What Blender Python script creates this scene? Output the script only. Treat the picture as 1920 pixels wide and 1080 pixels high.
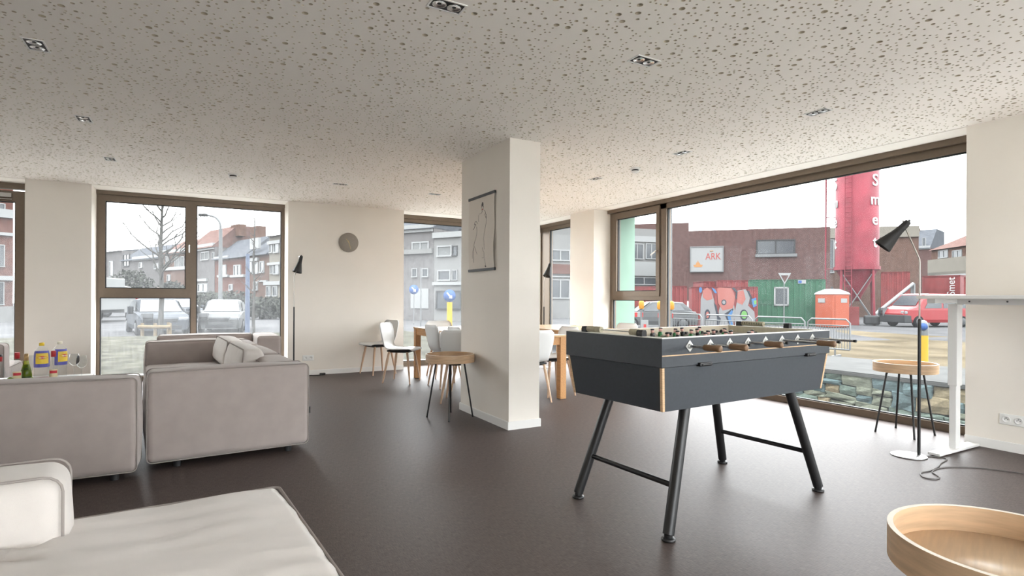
import bpy, bmesh, math, random
import numpy as np
from mathutils import Vector, Matrix, noise
from mathutils.geometry import delaunay_2d_cdt
random.seed(7)
D = bpy.data
for o in list(D.objects): D.objects.remove(o)
scene = bpy.context.scene
COL = scene.collection

# ------------------------------------------------------------------ camera
F, YAW, V0, HCAM, ROLL = 1045.63, math.radians(29.2409), 559.47, 1.1249, 0.0048
cam = D.cameras.new('camera'); cam.sensor_width = 36; cam.lens = F*36/1920
cam.shift_y = (V0-540)/1920; cam.clip_start = .05; cam.clip_end = 400
camo = D.objects.new('camera', cam); COL.objects.link(camo)
camo.matrix_world = (Matrix.Translation((0, 0, HCAM)) @ Matrix.Rotation(-YAW, 4, 'Z')
                     @ Matrix.Rotation(math.pi/2, 4, 'X') @ Matrix.Rotation(ROLL, 4, 'Z'))
scene.camera = camo
# ------------------------------------------------------------------ overcast sky
w = D.worlds.new('overcast_sky'); scene.world = w; w.use_nodes = True
bg = w.node_tree.nodes['Background']
bg.inputs['Color'].default_value = (.955, .975, 1, 1)
_n = w.node_tree.nodes; _l = w.node_tree.links.new                  # standard overcast sky: zenith three times the horizon
_tc = _n.new('ShaderNodeTexCoord'); _sx = _n.new('ShaderNodeSeparateXYZ'); _l(_tc.outputs['Generated'], _sx.inputs[0])
_cl = _n.new('ShaderNodeMath'); _cl.operation = 'MAXIMUM'; _cl.inputs[1].default_value = 0; _l(_sx.outputs['Z'], _cl.inputs[0])
_ma = _n.new('ShaderNodeMath'); _ma.operation = 'MULTIPLY_ADD'; _ma.inputs[1].default_value = 2.0; _ma.inputs[2].default_value = 1.0
_l(_cl.outputs[0], _ma.inputs[0]); _l(_ma.outputs[0], bg.inputs['Strength'])
vs = scene.view_settings
vs.view_transform = 'Standard'; vs.look = 'None'; vs.gamma = 1; vs.use_curve_mapping = False
vs.exposure = 2.86

SA, CA = math.sin(YAW), math.cos(YAW)
def ray(u, v):
    du, dv = u-960, v-540
    u, v = 960+du+ROLL*dv, 540+dv-ROLL*du
    k = (u-960)/F
    return Vector((SA+k*CA, CA-k*SA, (V0-v)/F))
CAMP = Vector((0, 0, HCAM))
def PX(u, v, d): return CAMP + ray(u, v)*d          # a direction in the photo at a known depth
def PZ(u, v, z=0):
    r = ray(u, v); return CAMP + r*((z-HCAM)/r.z)     # where that direction meets a level surface
# ------------------------------------------------------------------ materials
MATS = {}
def mat(name, col=(.8, .8, .8), rough=.5, metal=0, spec=.5, var=0, vscale=20, vstretch=(1, 1, 1), bump=0, bscale=200,
        bstretch=(1, 1, 1), coat=0, sheen=0, emit=0, alpha=1, col2=None, detail=4, trans=0):
    if name in MATS: return MATS[name]
    m = D.materials.new(name); m.use_nodes = True
    nt = m.node_tree; b = nt.nodes['Principled BSDF']; L = nt.links.new
    b.inputs['Base Color'].default_value = (*col, 1); b.inputs['Roughness'].default_value = rough
    b.inputs['Metallic'].default_value = metal; b.inputs['Specular IOR Level'].default_value = spec
    b.inputs['Coat Weight'].default_value = coat; b.inputs['Sheen Weight'].default_value = sheen
    b.inputs['Transmission Weight'].default_value = trans
    tc = nt.nodes.new('ShaderNodeTexCoord')
    def nz(scale, st, det):
        mp = nt.nodes.new('ShaderNodeMapping'); mp.inputs['Scale'].default_value = st
        L(tc.outputs['Object'], mp.inputs['Vector'])
        n = nt.nodes.new('ShaderNodeTexNoise'); n.inputs['Scale'].default_value = scale; n.inputs['Detail'].default_value = det
        L(mp.outputs['Vector'], n.inputs['Vector']); return n
    if var or col2:
        n = nz(vscale, vstretch, detail)
        r = nt.nodes.new('ShaderNodeValToRGB')
        c2 = col2 or tuple(c*(1-var) for c in col); c1 = col if col2 else tuple(min(1, c*(1+var)) for c in col)
        r.color_ramp.elements[0].position = .35; r.color_ramp.elements[1].position = .65
        r.color_ramp.elements[0].color = (*c2, 1); r.color_ramp.elements[1].color = (*c1, 1)
        L(n.outputs['Fac'], r.inputs['Fac']); L(r.outputs['Color'], b.inputs['Base Color'])
    if bump:
        n = nz(bscale, bstretch, 3)
        bp = nt.nodes.new('ShaderNodeBump'); bp.inputs['Strength'].default_value = bump; bp.inputs['Distance'].default_value = .002
        L(n.outputs['Fac'], bp.inputs['Height']); L(bp.outputs['Normal'], b.inputs['Normal'])
    if emit: b.inputs['Emission Strength'].default_value = emit; b.inputs['Emission Color'].default_value = (*col, 1)
    MATS[name] = m; return m

mat('wall_paint', (.87, .822, .755), .75, var=.01, vscale=3, bump=.15, bscale=600)
mat('ceiling_board', (.92, .885, .835), .8, var=.01, vscale=2)
mat('ceiling_fleece', (.36, .305, .215), .95, spec=0)
mat('hole_edge', (.55, .49, .38), .95, spec=0)
mat('trim_white', (.86, .85, .83), .45)
mat('bronze_frame', (.175, .135, .10), .38, metal=.35, var=.03, vscale=40)
mat('bronze_dark', (.07, .058, .05), .5)
mat('gasket', (.03, .035, .04), .6)
mat('chrome', (.72, .71, .69), .18, metal=1)
mat('nickel', (.36, .34, .31), .3, metal=1)
mat('black_metal', (.012, .012, .013), .35, spec=.5)
mat('black_matte', (.016, .016, .017), .55)
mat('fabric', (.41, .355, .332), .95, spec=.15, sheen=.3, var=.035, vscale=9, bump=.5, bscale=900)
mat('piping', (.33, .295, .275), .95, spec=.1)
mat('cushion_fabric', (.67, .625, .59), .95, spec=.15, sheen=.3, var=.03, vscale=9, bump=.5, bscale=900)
mat('oak_light', (.62, .42, .25), .42, var=.10, vscale=9, vstretch=(1, 14, 1), bump=.1, bscale=60, bstretch=(1, 14, 1))
mat('oak_tray', (.72, .55, .38), .30, var=.07, vscale=8, vstretch=(1, 14, 1), spec=.9)
mat('oak_rim', (.58, .40, .25), .5, var=.12, vscale=8, vstretch=(1, 1, 9))
mat('oak_edge', (.80, .74, .64), .5)
mat('table_oak', (.55, .29, .12), .35, var=.12, vscale=7, vstretch=(12, 1, 12))
mat('table_top_oak', (.60, .38, .20), .22, var=.08, vscale=7, vstretch=(12, 1, 1), spec=.6)
mat('chair_leg_wood', (.66, .46, .32), .5, var=.08, vscale=10, vstretch=(6, 6, 1))
mat('chair_shell', (.74, .75, .75), .3, spec=.5)
mat('foos_laminate', (.038, .045, .055), .5, var=.06, vscale=60)
mat('foos_rim', (.80, .77, .72), .45)
mat('foos_inner', (.62, .53, .42), .5, var=.05, vscale=8, vstretch=(1, 9, 1))
mat('foos_field', (.10, .32, .14), .5)
mat('ply_edge', (.62, .42, .25), .5, var=.15, vscale=30, vstretch=(1, 1, 8))
mat('handle_wood', (.20, .115, .062), .5, var=.15, vscale=30, vstretch=(8, 1, 8))
mat('steel', (.55, .55, .55), .25, metal=1)
mat('alu_plate', (.62, .62, .60), .4, metal=.6)
mat('counter_beige', (.42, .38, .27), .5)
mat('player_black', (.02, .02, .022), .4)
mat('player_green', (.03, .20, .06), .4)
mat('player_skin', (.75, .42, .38), .5)
mat('player_white', (.8, .8, .78), .5)
mat('desk_white', (.80, .80, .79), .35)
mat('socket_white', (.82, .82, .80), .35)
mat('clock_grey', (.30, .27, .235), .7, var=.04, vscale=60)
mat('clock_hand', (.62, .45, .22), .35, metal=.7)
mat('paper', (.78, .72, .65), .8)
mat('ink', (.12, .10, .10), .8)
mat('ink_red', (.6, .05, .05), .8)
mat('bar_grey', (.07, .075, .08), .6)
mat('cord', (.12, .11, .105), .6)
mat('cord_pale', (.34, .32, .30), .7)
mat('lamp_reflector', (.55, .55, .56), .2, metal=1)
mat('plastic_white', (.80, .80, .78), .4)

def glass_like(name, tint, refl=.25, rough=0, veil=0.0, base=.02):
    m = D.materials.new(name); m.use_nodes = True; nt = m.node_tree; L = nt.links.new
    nt.nodes.remove(nt.nodes['Principled BSDF']); out = nt.nodes['Material Output']
    tr = nt.nodes.new('ShaderNodeBsdfTransparent'); tr.inputs['Color'].default_value = (*tint, 1)
    gl = nt.nodes.new('ShaderNodeBsdfGlossy'); gl.inputs['Roughness'].default_value = rough
    lw = nt.nodes.new('ShaderNodeLayerWeight'); lw.inputs['Blend'].default_value = .5      # reflection rises towards grazing view
    pw = nt.nodes.new('ShaderNodeMath'); pw.operation = 'POWER'; pw.inputs[1].default_value = 5; L(lw.outputs['Facing'], pw.inputs[0])
    fr = nt.nodes.new('ShaderNodeMath'); fr.operation = 'MULTIPLY_ADD'; fr.inputs[1].default_value = refl; fr.inputs[2].default_value = base; L(pw.outputs[0], fr.inputs[0])
    mx = nt.nodes.new('ShaderNodeMixShader')
    L(fr.outputs[0], mx.inputs['Fac']); L(tr.outputs[0], mx.inputs[1]); L(gl.outputs[0], mx.inputs[2])
    last = mx
    if veil:                                            # dried rain and building dust on the pane
        tl = nt.nodes.new('ShaderNodeBsdfTranslucent'); tl.inputs['Color'].default_value = (.93, .95, .97, 1)
        tc = nt.nodes.new('ShaderNodeTexCoord')
        mp = nt.nodes.new('ShaderNodeMapping'); mp.inputs['Scale'].default_value = (9, 9, 1.6)
        n1 = nt.nodes.new('ShaderNodeTexNoise'); n1.inputs['Scale'].default_value = 5; n1.inputs['Detail'].default_value = 6
        n2 = nt.nodes.new('ShaderNodeTexNoise'); n2.inputs['Scale'].default_value = .7; n2.inputs['Detail'].default_value = 2
        L(tc.outputs['Object'], mp.inputs['Vector']); L(mp.outputs['Vector'], n1.inputs['Vector']); L(tc.outputs['Object'], n2.inputs['Vector'])
        mu = nt.nodes.new('ShaderNodeMath'); mu.operation = 'MULTIPLY'
        L(n1.outputs['Fac'], mu.inputs[0]); L(n2.outputs['Fac'], mu.inputs[1])
        mr = nt.nodes.new('ShaderNodeMapRange'); mr.inputs['From Min'].default_value = .1; mr.inputs['From Max'].default_value = .45
        mr.inputs['To Min'].default_value = veil*.45; mr.inputs['To Max'].default_value = veil*2.0
        L(mu.outputs[0], mr.inputs['Value'])
        m2 = nt.nodes.new('ShaderNodeMixShader')
        L(mr.outputs[0], m2.inputs['Fac']); L(mx.outputs[0], m2.inputs[1]); L(tl.outputs[0], m2.inputs[2])
        last = m2
    L(last.outputs[0], out.inputs['Surface'])
    MATS[name] = m; return m
glass_like('window_glass', (.985, .995, .99), .12, 0, .006, .003)
glass_like('hazy_glass', (.985, .995, .99), .12, 0, .018, .003)
glass_like('clear_glass', (.95, .96, .96), .5, .02)
glass_like('green_glass', (.62, .66, .22), .5, .02)

def floor_material():
    m = D.materials.new('woven_vinyl'); m.use_nodes = True; nt = m.node_tree; L = nt.links.new; b = nt.nodes['Principled BSDF']
    tc = nt.nodes.new('ShaderNodeTexCoord')
    def nz(sc, st, det=3):
        mp = nt.nodes.new('ShaderNodeMapping'); mp.inputs['Scale'].default_value = st; L(tc.outputs['Object'], mp.inputs['Vector'])
        n = nt.nodes.new('ShaderNodeTexNoise'); n.inputs['Scale'].default_value = sc; n.inputs['Detail'].default_value = det
        L(mp.outputs['Vector'], n.inputs['Vector']); return n
    a = nz(26, (1, 14, 1), 4); c = nz(26, (14, 1, 1), 4)          # weft and warp threads
    av = nt.nodes.new('ShaderNodeMath'); av.operation = 'MULTIPLY'; L(a.outputs['Fac'], av.inputs[0]); L(c.outputs['Fac'], av.inputs[1])
    r = nt.nodes.new('ShaderNodeValToRGB'); r.color_ramp.elements[0].position = .12; r.color_ramp.elements[1].position = .42
    r.color_ramp.elements[0].color = (.041, .030, .027, 1); r.color_ramp.elements[1].color = (.128, .098, .089, 1)
    L(av.outputs[0], r.inputs['Fac']); L(r.outputs['Color'], b.inputs['Base Color'])
    bp = nt.nodes.new('ShaderNodeBump'); bp.inputs['Strength'].default_value = .25; bp.inputs['Distance'].default_value = .001
    L(av.outputs[0], bp.inputs['Height']); L(bp.outputs['Normal'], b.inputs['Normal'])
    b.inputs['Roughness'].default_value = .49; b.inputs['Specular IOR Level'].default_value = .25
    MATS['woven_vinyl'] = m
floor_material()
# ------------------------------------------------------------------ mesh helpers
class MB:
    def __init__(s): s.v = []; s.f = []; s.m = []; s.s = []
    def add(s, vs, fs, mi=0, sm=False, T=None):
        o = len(s.v)
        s.v += [tuple(T @ Vector(p)) if T is not None else tuple(p) for p in vs]
        s.f += [tuple(i+o for i in f) for f in fs]; s.m += [mi]*len(fs); s.s += [sm]*len(fs); return s
    def box(s, x0, x1, y0, y1, z0, z1, mi=0, T=None):
        x0, x1 = sorted((x0, x1)); y0, y1 = sorted((y0, y1)); z0, z1 = sorted((z0, z1))
        return s.add([(x0, y0, z0), (x1, y0, z0), (x1, y1, z0), (x0, y1, z0), (x0, y0, z1), (x1, y0, z1), (x1, y1, z1), (x0, y1, z1)],
                     [(0, 3, 2, 1), (4, 5, 6, 7), (0, 1, 5, 4), (1, 2, 6, 5), (2, 3, 7, 6), (3, 0, 4, 7)], mi, False, T)
    def rbox(s, x0, x1, y0, y1, z0, z1, r, n=2, mid=0, fn=None, mi=0, T=None, sm=True):
        h = [(x1-x0)/2, (y1-y0)/2, (z1-z0)/2]; c = Vector(((x0+x1)/2, (y0+y1)/2, (z0+z1)/2))
        r = min(r, min(h)*.98); ax = []
        for k in range(3):
            e = [h[k]-r+r*math.tan(math.pi/4*i/n) for i in range(n+1)]
            inner = [-(h[k]-r)+2*(h[k]-r)*j/(mid+1) for j in range(1, mid+1)]
            ax.append([-t for t in reversed(e)]+inner+e)
        idx = {}; vs = []; fs = []
        def vid(p):
            key = tuple(round(q, 6) for q in p)
            if key not in idx:
                q = Vector([max(-(h[k]-r), min(h[k]-r, p[k])) for k in range(3)]); d = Vector(p)-q
                o = q+d.normalized()*r if d.length > 1e-9 else Vector(p)
                if fn: o = fn(o, h)
                idx[key] = len(vs); vs.append(tuple(o+c))
            return idx[key]
        for k in range(3):
            a, b = (k+1) % 3, (k+2) % 3
            for sg in (-1, 1):
                for i in range(len(ax[a])-1):
                    for j in range(len(ax[b])-1):
                        q = []
                        for (ii, jj) in ((i, j), (i+1, j), (i+1, j+1), (i, j+1)):
                            p = [0, 0, 0]; p[k] = sg*h[k]; p[a] = ax[a][ii]; p[b] = ax[b][jj]; q.append(vid(p))
                        fs.append(tuple(q if sg > 0 else reversed(q)))
        return s.add(vs, fs, mi, sm, T)
    def cyl(s, p0, p1, r0, r1=None, n=16, mi=0, caps=True, T=None):
        r1 = r0 if r1 is None else r1
        p0, p1 = Vector(p0), Vector(p1); d = (p1-p0).normalized()
        a = d.orthogonal().normalized(); b = d.cross(a); vs = []
        for p, r in ((p0, r0), (p1, r1)):
            vs += [tuple(p+(a*math.cos(2*math.pi*i/n)+b*math.sin(2*math.pi*i/n))*r) for i in range(n)]
        s.add(vs, [(i, (i+1) % n, n+(i+1) % n, n+i) for i in range(n)], mi, True, T)
        if caps: s.add(vs, [tuple(range(n-1, -1, -1)), tuple(range(n, 2*n))], mi, False, T)
        return s
    def tube(s, pts, r, n=8, mi=0, closed=False, T=None, caps=True):
        pts = [Vector(p) for p in pts]; N = len(pts); rs = r if isinstance(r, (list, tuple)) else [r]*N
        vs = []; prev = None
        for i, p in enumerate(pts):
            if closed: t = pts[(i+1) % N]-pts[i-1]
            else: t = pts[min(i+1, N-1)]-pts[max(i-1, 0)]
            t.normalize()
            a = t.orthogonal().normalized() if prev is None else (prev-t*prev.dot(t)).normalized()
            prev = a; b = t.cross(a)
            vs += [tuple(p+(a*math.cos(2*math.pi*k/n)+b*math.sin(2*math.pi*k/n))*rs[i]) for k in range(n)]
        fs = []
        for i in range(N if closed else N-1):
            j = (i+1) % N
            fs += [(i*n+k, i*n+(k+1) % n, j*n+(k+1) % n, j*n+k) for k in range(n)]
        s.add(vs, fs, mi, True, T)
        if not closed and caps: s.add(vs, [tuple(range(n-1, -1, -1)), tuple(range((N-1)*n, N*n))], mi, False, T)
        return s
    def lathe(s, prof, n=24, o=(0, 0, 0), mi=0, T=None, sm=True):
        o = Vector(o); vs = []
        for (r, z) in prof: vs += [(o.x+r*math.cos(2*math.pi*k/n), o.y+r*math.sin(2*math.pi*k/n), o.z+z) for k in range(n)]
        fs = []
        for i in range(len(prof)-1):
            fs += [(i*n+k, i*n+(k+1) % n, (i+1)*n+(k+1) % n, (i+1)*n+k) for k in range(n)]
        return s.add(vs, fs, mi, sm, T)
    def prism(s, poly, a, b, axis='z', mi=0, T=None):
        n = len(poly)
        def pt(p, t): return {'z': (p[0], p[1], t), 'y': (p[0], t, p[1]), 'x': (t, p[0], p[1])}[axis]
        return s.add([pt(p, a) for p in poly]+[pt(p, b) for p in poly],
                     [tuple(range(n-1, -1, -1)), tuple(range(n, 2*n))]+[(i, (i+1) % n, n+(i+1) % n, n+i) for i in range(n)], mi, False, T)
    def mesh(s, name, mats):
        me = D.meshes.new(name); me.from_pydata(s.v, [], s.f)
        for m in (mats if isinstance(mats, (list, tuple)) else [mats]): me.materials.append(MATS[m])
        me.polygons.foreach_set('material_index', s.m); me.polygons.foreach_set('use_smooth', s.s)
        me.validate(); me.update()
        bm = bmesh.new(); bm.from_mesh(me); bmesh.ops.recalc_face_normals(bm, faces=bm.faces); bm.to_mesh(me); bm.free()
        return me
    def build(s, name, mats, parent=None, T=None):
        return link(name, s.mesh(name, mats), parent, T)
def link(name, data, parent=None, T=None):
    o = D.objects.new(name, data); COL.objects.link(o)
    if parent is not None: o.parent = parent
    if T is not None: o.matrix_local = T
    return o
def tag(o, label, cat, group=None):
    o['label'] = label; o['category'] = cat
    if group: o['group'] = group
    return o
def thing(name, label, cat, T=None, group=None):
    return tag(link(name, None, None, T), label, cat, group)
def struct(o, label=None):
    o['kind'] = 'structure'
    if label: o['label'] = label
    return o
def TR(x=0, y=0, z=0, rz=0): return Matrix.Translation((x, y, z)) @ Matrix.Rotation(math.radians(rz), 4, 'Z')
def axes(o, ex, ey, ez):
    m = Matrix.Identity(4)
    for i, a in enumerate((ex, ey, ez)):
        a = Vector(a)
        for k in range(3): m[k][i] = a[k]
    for k in range(3): m[k][3] = Vector(o)[k]
    return m
def copytree(o, T, parent=None):
    c = o.copy(); COL.objects.link(c); c.parent = parent
    if parent is None: c.matrix_local = T
    for ch in o.children: copytree(ch, None, c)
    return c
def text(name, body, size, m, T, parent=None, ext=.0005, align='CENTER', bold=0, sx=1):
    cu = D.curves.new(name, 'FONT'); cu.body = body; cu.size = size; cu.extrude = ext; cu.align_x = align; cu.align_y = 'CENTER'
    cu.offset = bold
    t = D.objects.new(name, cu); COL.objects.link(t)
    me = D.meshes.new_from_object(t.evaluated_get(bpy.context.evaluated_depsgraph_get())); D.objects.remove(t)
    me.materials.clear(); me.materials.append(MATS[m])
    if sx != 1: me.transform(Matrix.Diagonal((sx, 1, 1, 1)))
    return link(name, me, parent, T)

# ------------------------------------------------------------------ the room
H = 2.5
YB, YF, XR, XF = 8.486, 8.873, 5.276, 5.590           # inner wall faces and the faces of the window frames
XL, YN = -4.6, -3.2                                     # the far side and the near end of the room, behind the camera
b = MB(); b.box(XL, XF+.07, YN, YF+.07, -.12, 0); o = b.build('floor', 'woven_vinyl'); struct(o, 'brown grey woven vinyl floor')

def wall(name, rects, label):
    """one wall: piers given as boxes"""
    b = MB()
    for r in rects: b.box(*r)
    return struct(b.build(name, 'wall_paint'), label)
TH = .09
wall('wall_back', [(XL, -3.9, YB, YF+TH, 0, H), (-1.792, -1.163, YB, YF+TH, 0, H), (1.094, 2.797, YB, YF+TH, 0, H)], 'warm white back wall')
wall('wall_right', [(XR, XF+TH, 6.862, 7.484, 0, H), (XR, XF+TH, .9, 2.092, 0, H), (XR, XF+TH, YN, -2.6, 0, H)], 'warm white window wall')
wall('wall_left', [(XL-.3, XL, YN, YB+.4, 0, H)], 'warm white side wall')
wall('wall_near', [(XL, -.9, YN-.3, YN, 0, H), (4.6, XF, YN-.3, YN, 0, H)], 'warm white near wall')
cx0, cx1, cy0, cy1 = 2.307, 2.614, 4.170, 5.172
b = MB(); b.box(cx0, cx1, cy0, cy1, 0, H); pil = struct(b.build('wall_pillar', 'wall_paint'), 'white rectangular pillar')

def baseboard(name, runs):
    b = MB()
    for (x0, x1, y0, y1) in runs:
        b.box(x0, x1, y0, y1, 0, .066)
        b.box(x0+.002, x1-.002, y0+.002, y1-.002, .066, .070)
    return struct(b.build(name, 'trim_white'))
t = .012
baseboard('baseboard_back', [(-1.792, -1.163, YB-t, YB), (1.094, 2.797, YB-t, YB), (XL, -3.9, YB-t, YB)])
baseboard('baseboard_right', [(XR-t, XR, 6.862, 7.484), (XR-t, XR, .9, 2.092), (XR-t, XR, YN, -2.6)])
baseboard('baseboard_pillar', [(cx0-t, cx0, cy0-t, cy1+t), (cx0, cx1, cy0-t, cy0), (cx1, cx1+t, cy0-t, cy1+t), (cx0, cx1, cy1, cy1+t)])

# ceiling: fleece-backed perforated boards (real holes in three sizes), plain strip over the window recesses
b = MB(); b.box(XL, XF+.6, YN, YF+.6, H+.0145, H+.3); ceil = struct(b.build('ceiling', 'ceiling_fleece'), 'perforated acoustic plasterboard ceiling')
SZ = 1.2
def perforated():
    rnd = random.Random(3); holes = []
    def ok(x, y, r):
        gap = .03 if r > .014 else (.018 if r > .009 else .010)
        if min(x, y, SZ-x, SZ-y) < r+.004: return False
        return all((x-a)**2+(y-c)**2 > (r+q+gap)**2 for a, c, q in holes)
    gap = .012
    for r, n in ((.0155, 30), (.010, 105), (.0062, 470)):
        k = tries = 0
        while k < n and tries < 40000:
            tries += 1; x, y = rnd.random()*SZ, rnd.random()*SZ
            if ok(x, y, r): holes.append((x, y, r)); k += 1
    vs = [(0, 0), (SZ, 0), (SZ, SZ), (0, SZ)]; loops = [[0, 1, 2, 3]]; rings = []
    for x, y, r in holes:
        n = 14 if r > .014 else (10 if r > .009 else 8); st = len(vs)
        vs += [(x+r*math.cos(2*math.pi*i/n), y+r*math.sin(2*math.pi*i/n)) for i in range(n)]
        loops.append(list(range(st, st+n))); rings.append((st, n))
    ov, oe, of, ovi, oei, ofi = delaunay_2d_cdt([Vector(v) for v in vs], [], loops, 0, 1e-6)
    fs = [tuple(f) for f, o in zip(of, ofi) if o == [0]]; of_keep = list(fs)
    V = [(p.x, p.y, 0) for p in ov]; n0 = len(V)
    mp = {}
    for i, src in enumerate(ovi):
        for q in src: mp[q] = i
    V += [(p.x, p.y, .0135) for p in ov]
    for st, n in rings:
        for i in range(n):
            a, c = mp[st+i], mp[st+(i+1) % n]; fs.append((a, c, c+n0, a+n0))
    nface = len(of_keep)
    me = D.meshes.new('ceiling_board'); me.from_pydata(V, [], fs); me.materials.append(MATS['ceiling_board']); me.materials.append(MATS['hole_edge'])
    me.polygons.foreach_set('material_index', [0]*nface+[1]*(len(fs)-nface)); me.update()
    return me
board = perforated()
rnd = random.Random(5)
nx, ny = 9, 10
for i in range(nx):
    for j in range(ny):
        x0 = XR-SZ*(i+1); y0 = YB-SZ*(j+1)
        k = rnd.randrange(4)
        T = Matrix.Translation((x0+SZ/2, y0+SZ/2, H)) @ Matrix.Rotation(k*math.pi/2, 4, 'Z') @ Matrix.Translation((-SZ/2, -SZ/2, 0))
        if x0 < XL-SZ or y0 < YN-SZ: continue
        link('ceiling_board', board, ceil, T)
b = MB(); b.box(XR+.004, XF+.3, YN, YF+.3, H-.004, H+.012); b.box(XL, XR+.004, YB+.004, YF+.3, H-.004, H+.012)
struct(b.build('trim_1', 'ceiling_board'), 'plain ceiling strip over the windows')

# ------------------------------------------------------------------ windows
def window(name, W, members, panes, gask=True, label=None, glass='window_glass'):
    """W maps (along, out, up) to the room; members: (s0,s1,z0,z1,n0,n1,material,part)"""
    root = struct(link(name, None), label)
    parts = {}
    for (s0, s1, z0, z1, n0, n1, mt, part) in members:
        bb = MB(); bb.box(s0, s1, n0, n1, z0, z1, T=W)
        bb.build(part, mt, root)
    for (s0, s1, z0, z1, n) in panes:
        bb = MB(); bb.box(s0-.004, s1+.004, n, n+.016, z0-.004, z1+.004, T=W); p = bb.build('glass_pane', glass, root)
        if gask:
            g = MB(); e = .011
            g.box(s0, s0+e, n-.008, n+.022, z0, z1, T=W); g.box(s1-e, s1, n-.008, n+.022, z0, z1, T=W)
            g.box(s0, s1, n-.008, n+.022, z0, z0+e, T=W); g.box(s0, s1, n-.008, n+.022, z1-e, z1, T=W)
            g.build('gasket', 'gasket', p)
    return root
WB = axes((0, YF, 0), (1, 0, 0), (0, 1, 0), (0, 0, 1))      # back wall: along = x
WR = axes((XF, 0, 0), (0, 1, 0), (1, 0, 0), (0, 0, 1))      # right wall: along = y
fr = 'bronze_frame'
def handle(root, W, s, z, ang=0, L=.11):
    b = MB(); b.box(s-.013, s+.013, -.012, 0, z-.035, z+.035, T=W); h = b.build('handle_plate', 'chrome', root)
    b = MB(); b.cyl((s, -.012, z), (s, -.05, z), .008, n=10, T=W)
    b.cyl((s, -.05, z), (s+L*math.sin(ang), -.05, z-L*math.cos(ang)), .008, n=10, T=W); b.build('handle', 'chrome', root)
# window_1: the tall door at the left edge
wA = window('window_1', WB, [(-3.9, -1.80, 2.425, 2.497, -.02, .08, fr, 'head'), (-3.9, -1.80, 0, .03, 0, .07, fr, 'sill'),
    (-1.85, -1.80, .03, 2.425, 0, .08, fr, 'jamb'), (-3.9, -3.84, .03, 2.425, 0, .08, fr, 'jamb'),
    (-1.96, -1.856, .04, 2.40, -.015, .06, fr, 'sash_stile'), (-2.9, -2.79, .04, 2.40, -.015, .06, fr, 'sash_stile'),
    (-2.79, -1.96, 2.27, 2.40, -.015, .06, fr, 'sash_rail'), (-2.79, -1.96, .04, .16, -.015, .06, fr, 'sash_rail'),
    (-2.97, -2.9, .03, 2.425, 0, .08, fr, 'mullion')],
    [(-2.79, -1.96, .16, 2.27, .02), (-3.84, -2.97, .03, 2.425, .02)], label='glazed door at the left', glass='hazy_glass')
b = MB(); b.box(-2.62, -1.985, -.07, -.016, 2.315, 2.365, T=WB); b.box(-2.62, -1.985, -.045, -.016, 2.29, 2.298, T=WB); b.build('door_closer', 'steel', wA)
# window_2: three-part window
wBw = window('window_2', WB, [(-1.163, 1.094, 2.447, 2.497, -.022, .08, 'bronze_frame', 'head'), (-1.163, 1.094, 2.395, 2.447, 0, .08, fr, 'head'),
    (-1.163, -1.127, 0, 2.40, 0, .08, fr, 'jamb'), (1.050, 1.094, 0, 2.40, 0, .08, fr, 'jamb'), (-1.127, 1.05, 0, .065, 0, .08, fr, 'sill'),
    (-.110, -.044, .065, 2.40, 0, .08, fr, 'mullion'), (-1.127, -.110, 1.112, 1.160, 0, .08, fr, 'transom'),
    (-1.135, -1.071, 1.160, 2.425, -.016, .06, fr, 'sash_stile'), (-.171, -.108, 1.160, 2.425, -.016, .06, fr, 'sash_stile'),
    (-1.071, -.171, 2.361, 2.425, -.016, .06, fr, 'sash_rail'), (-1.071, -.171, 1.160, 1.233, -.016, .06, fr, 'sash_rail')],
    [(-1.071, -.171, 1.233, 2.361, .02), (-1.127, -.110, .065, 1.112, .03), (-.044, 1.05, .065, 2.395, .03)], label='three part bronze window', glass='hazy_glass')
handle(wBw, WB, -.128, 1.83, 0, .10)
# window_3: the corner glazing, back wall and right wall
wC = window('window_3', WB, [(2.78, XF, 2.435, 2.497, -.022, .08, fr, 'head'), (2.78, XF, 2.375, 2.435, 0, .08, fr, 'head'), (2.78, XF, 0, .075, 0, .08, fr, 'sill'),
    (2.72, 2.78, 0, 2.45, 0, .08, fr, 'jamb'), (XF-.025, XF+.09, 0, 2.497, -.02, .09, fr, 'corner_post')],
    [(2.78, XF-.025, .075, 2.375, .03)], label='tall corner window', glass='hazy_glass')
wD = window('window_4', WR, [(7.49, YF-.02, 2.435, 2.497, -.022, .08, fr, 'head'), (7.49, YF-.02, 2.375, 2.435, 0, .08, fr, 'head'), (7.49, YF-.02, 0, .075, 0, .08, fr, 'sill'),
    (7.49, 7.56, .075, 2.375, 0, .08, fr, 'jamb'), (8.60, YF-.02, .075, 2.375, 0, .08, fr, 'jamb')],
    [(7.56, 8.60, .075, 2.375, .03)], label='narrow corner window', glass='hazy_glass')
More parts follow.
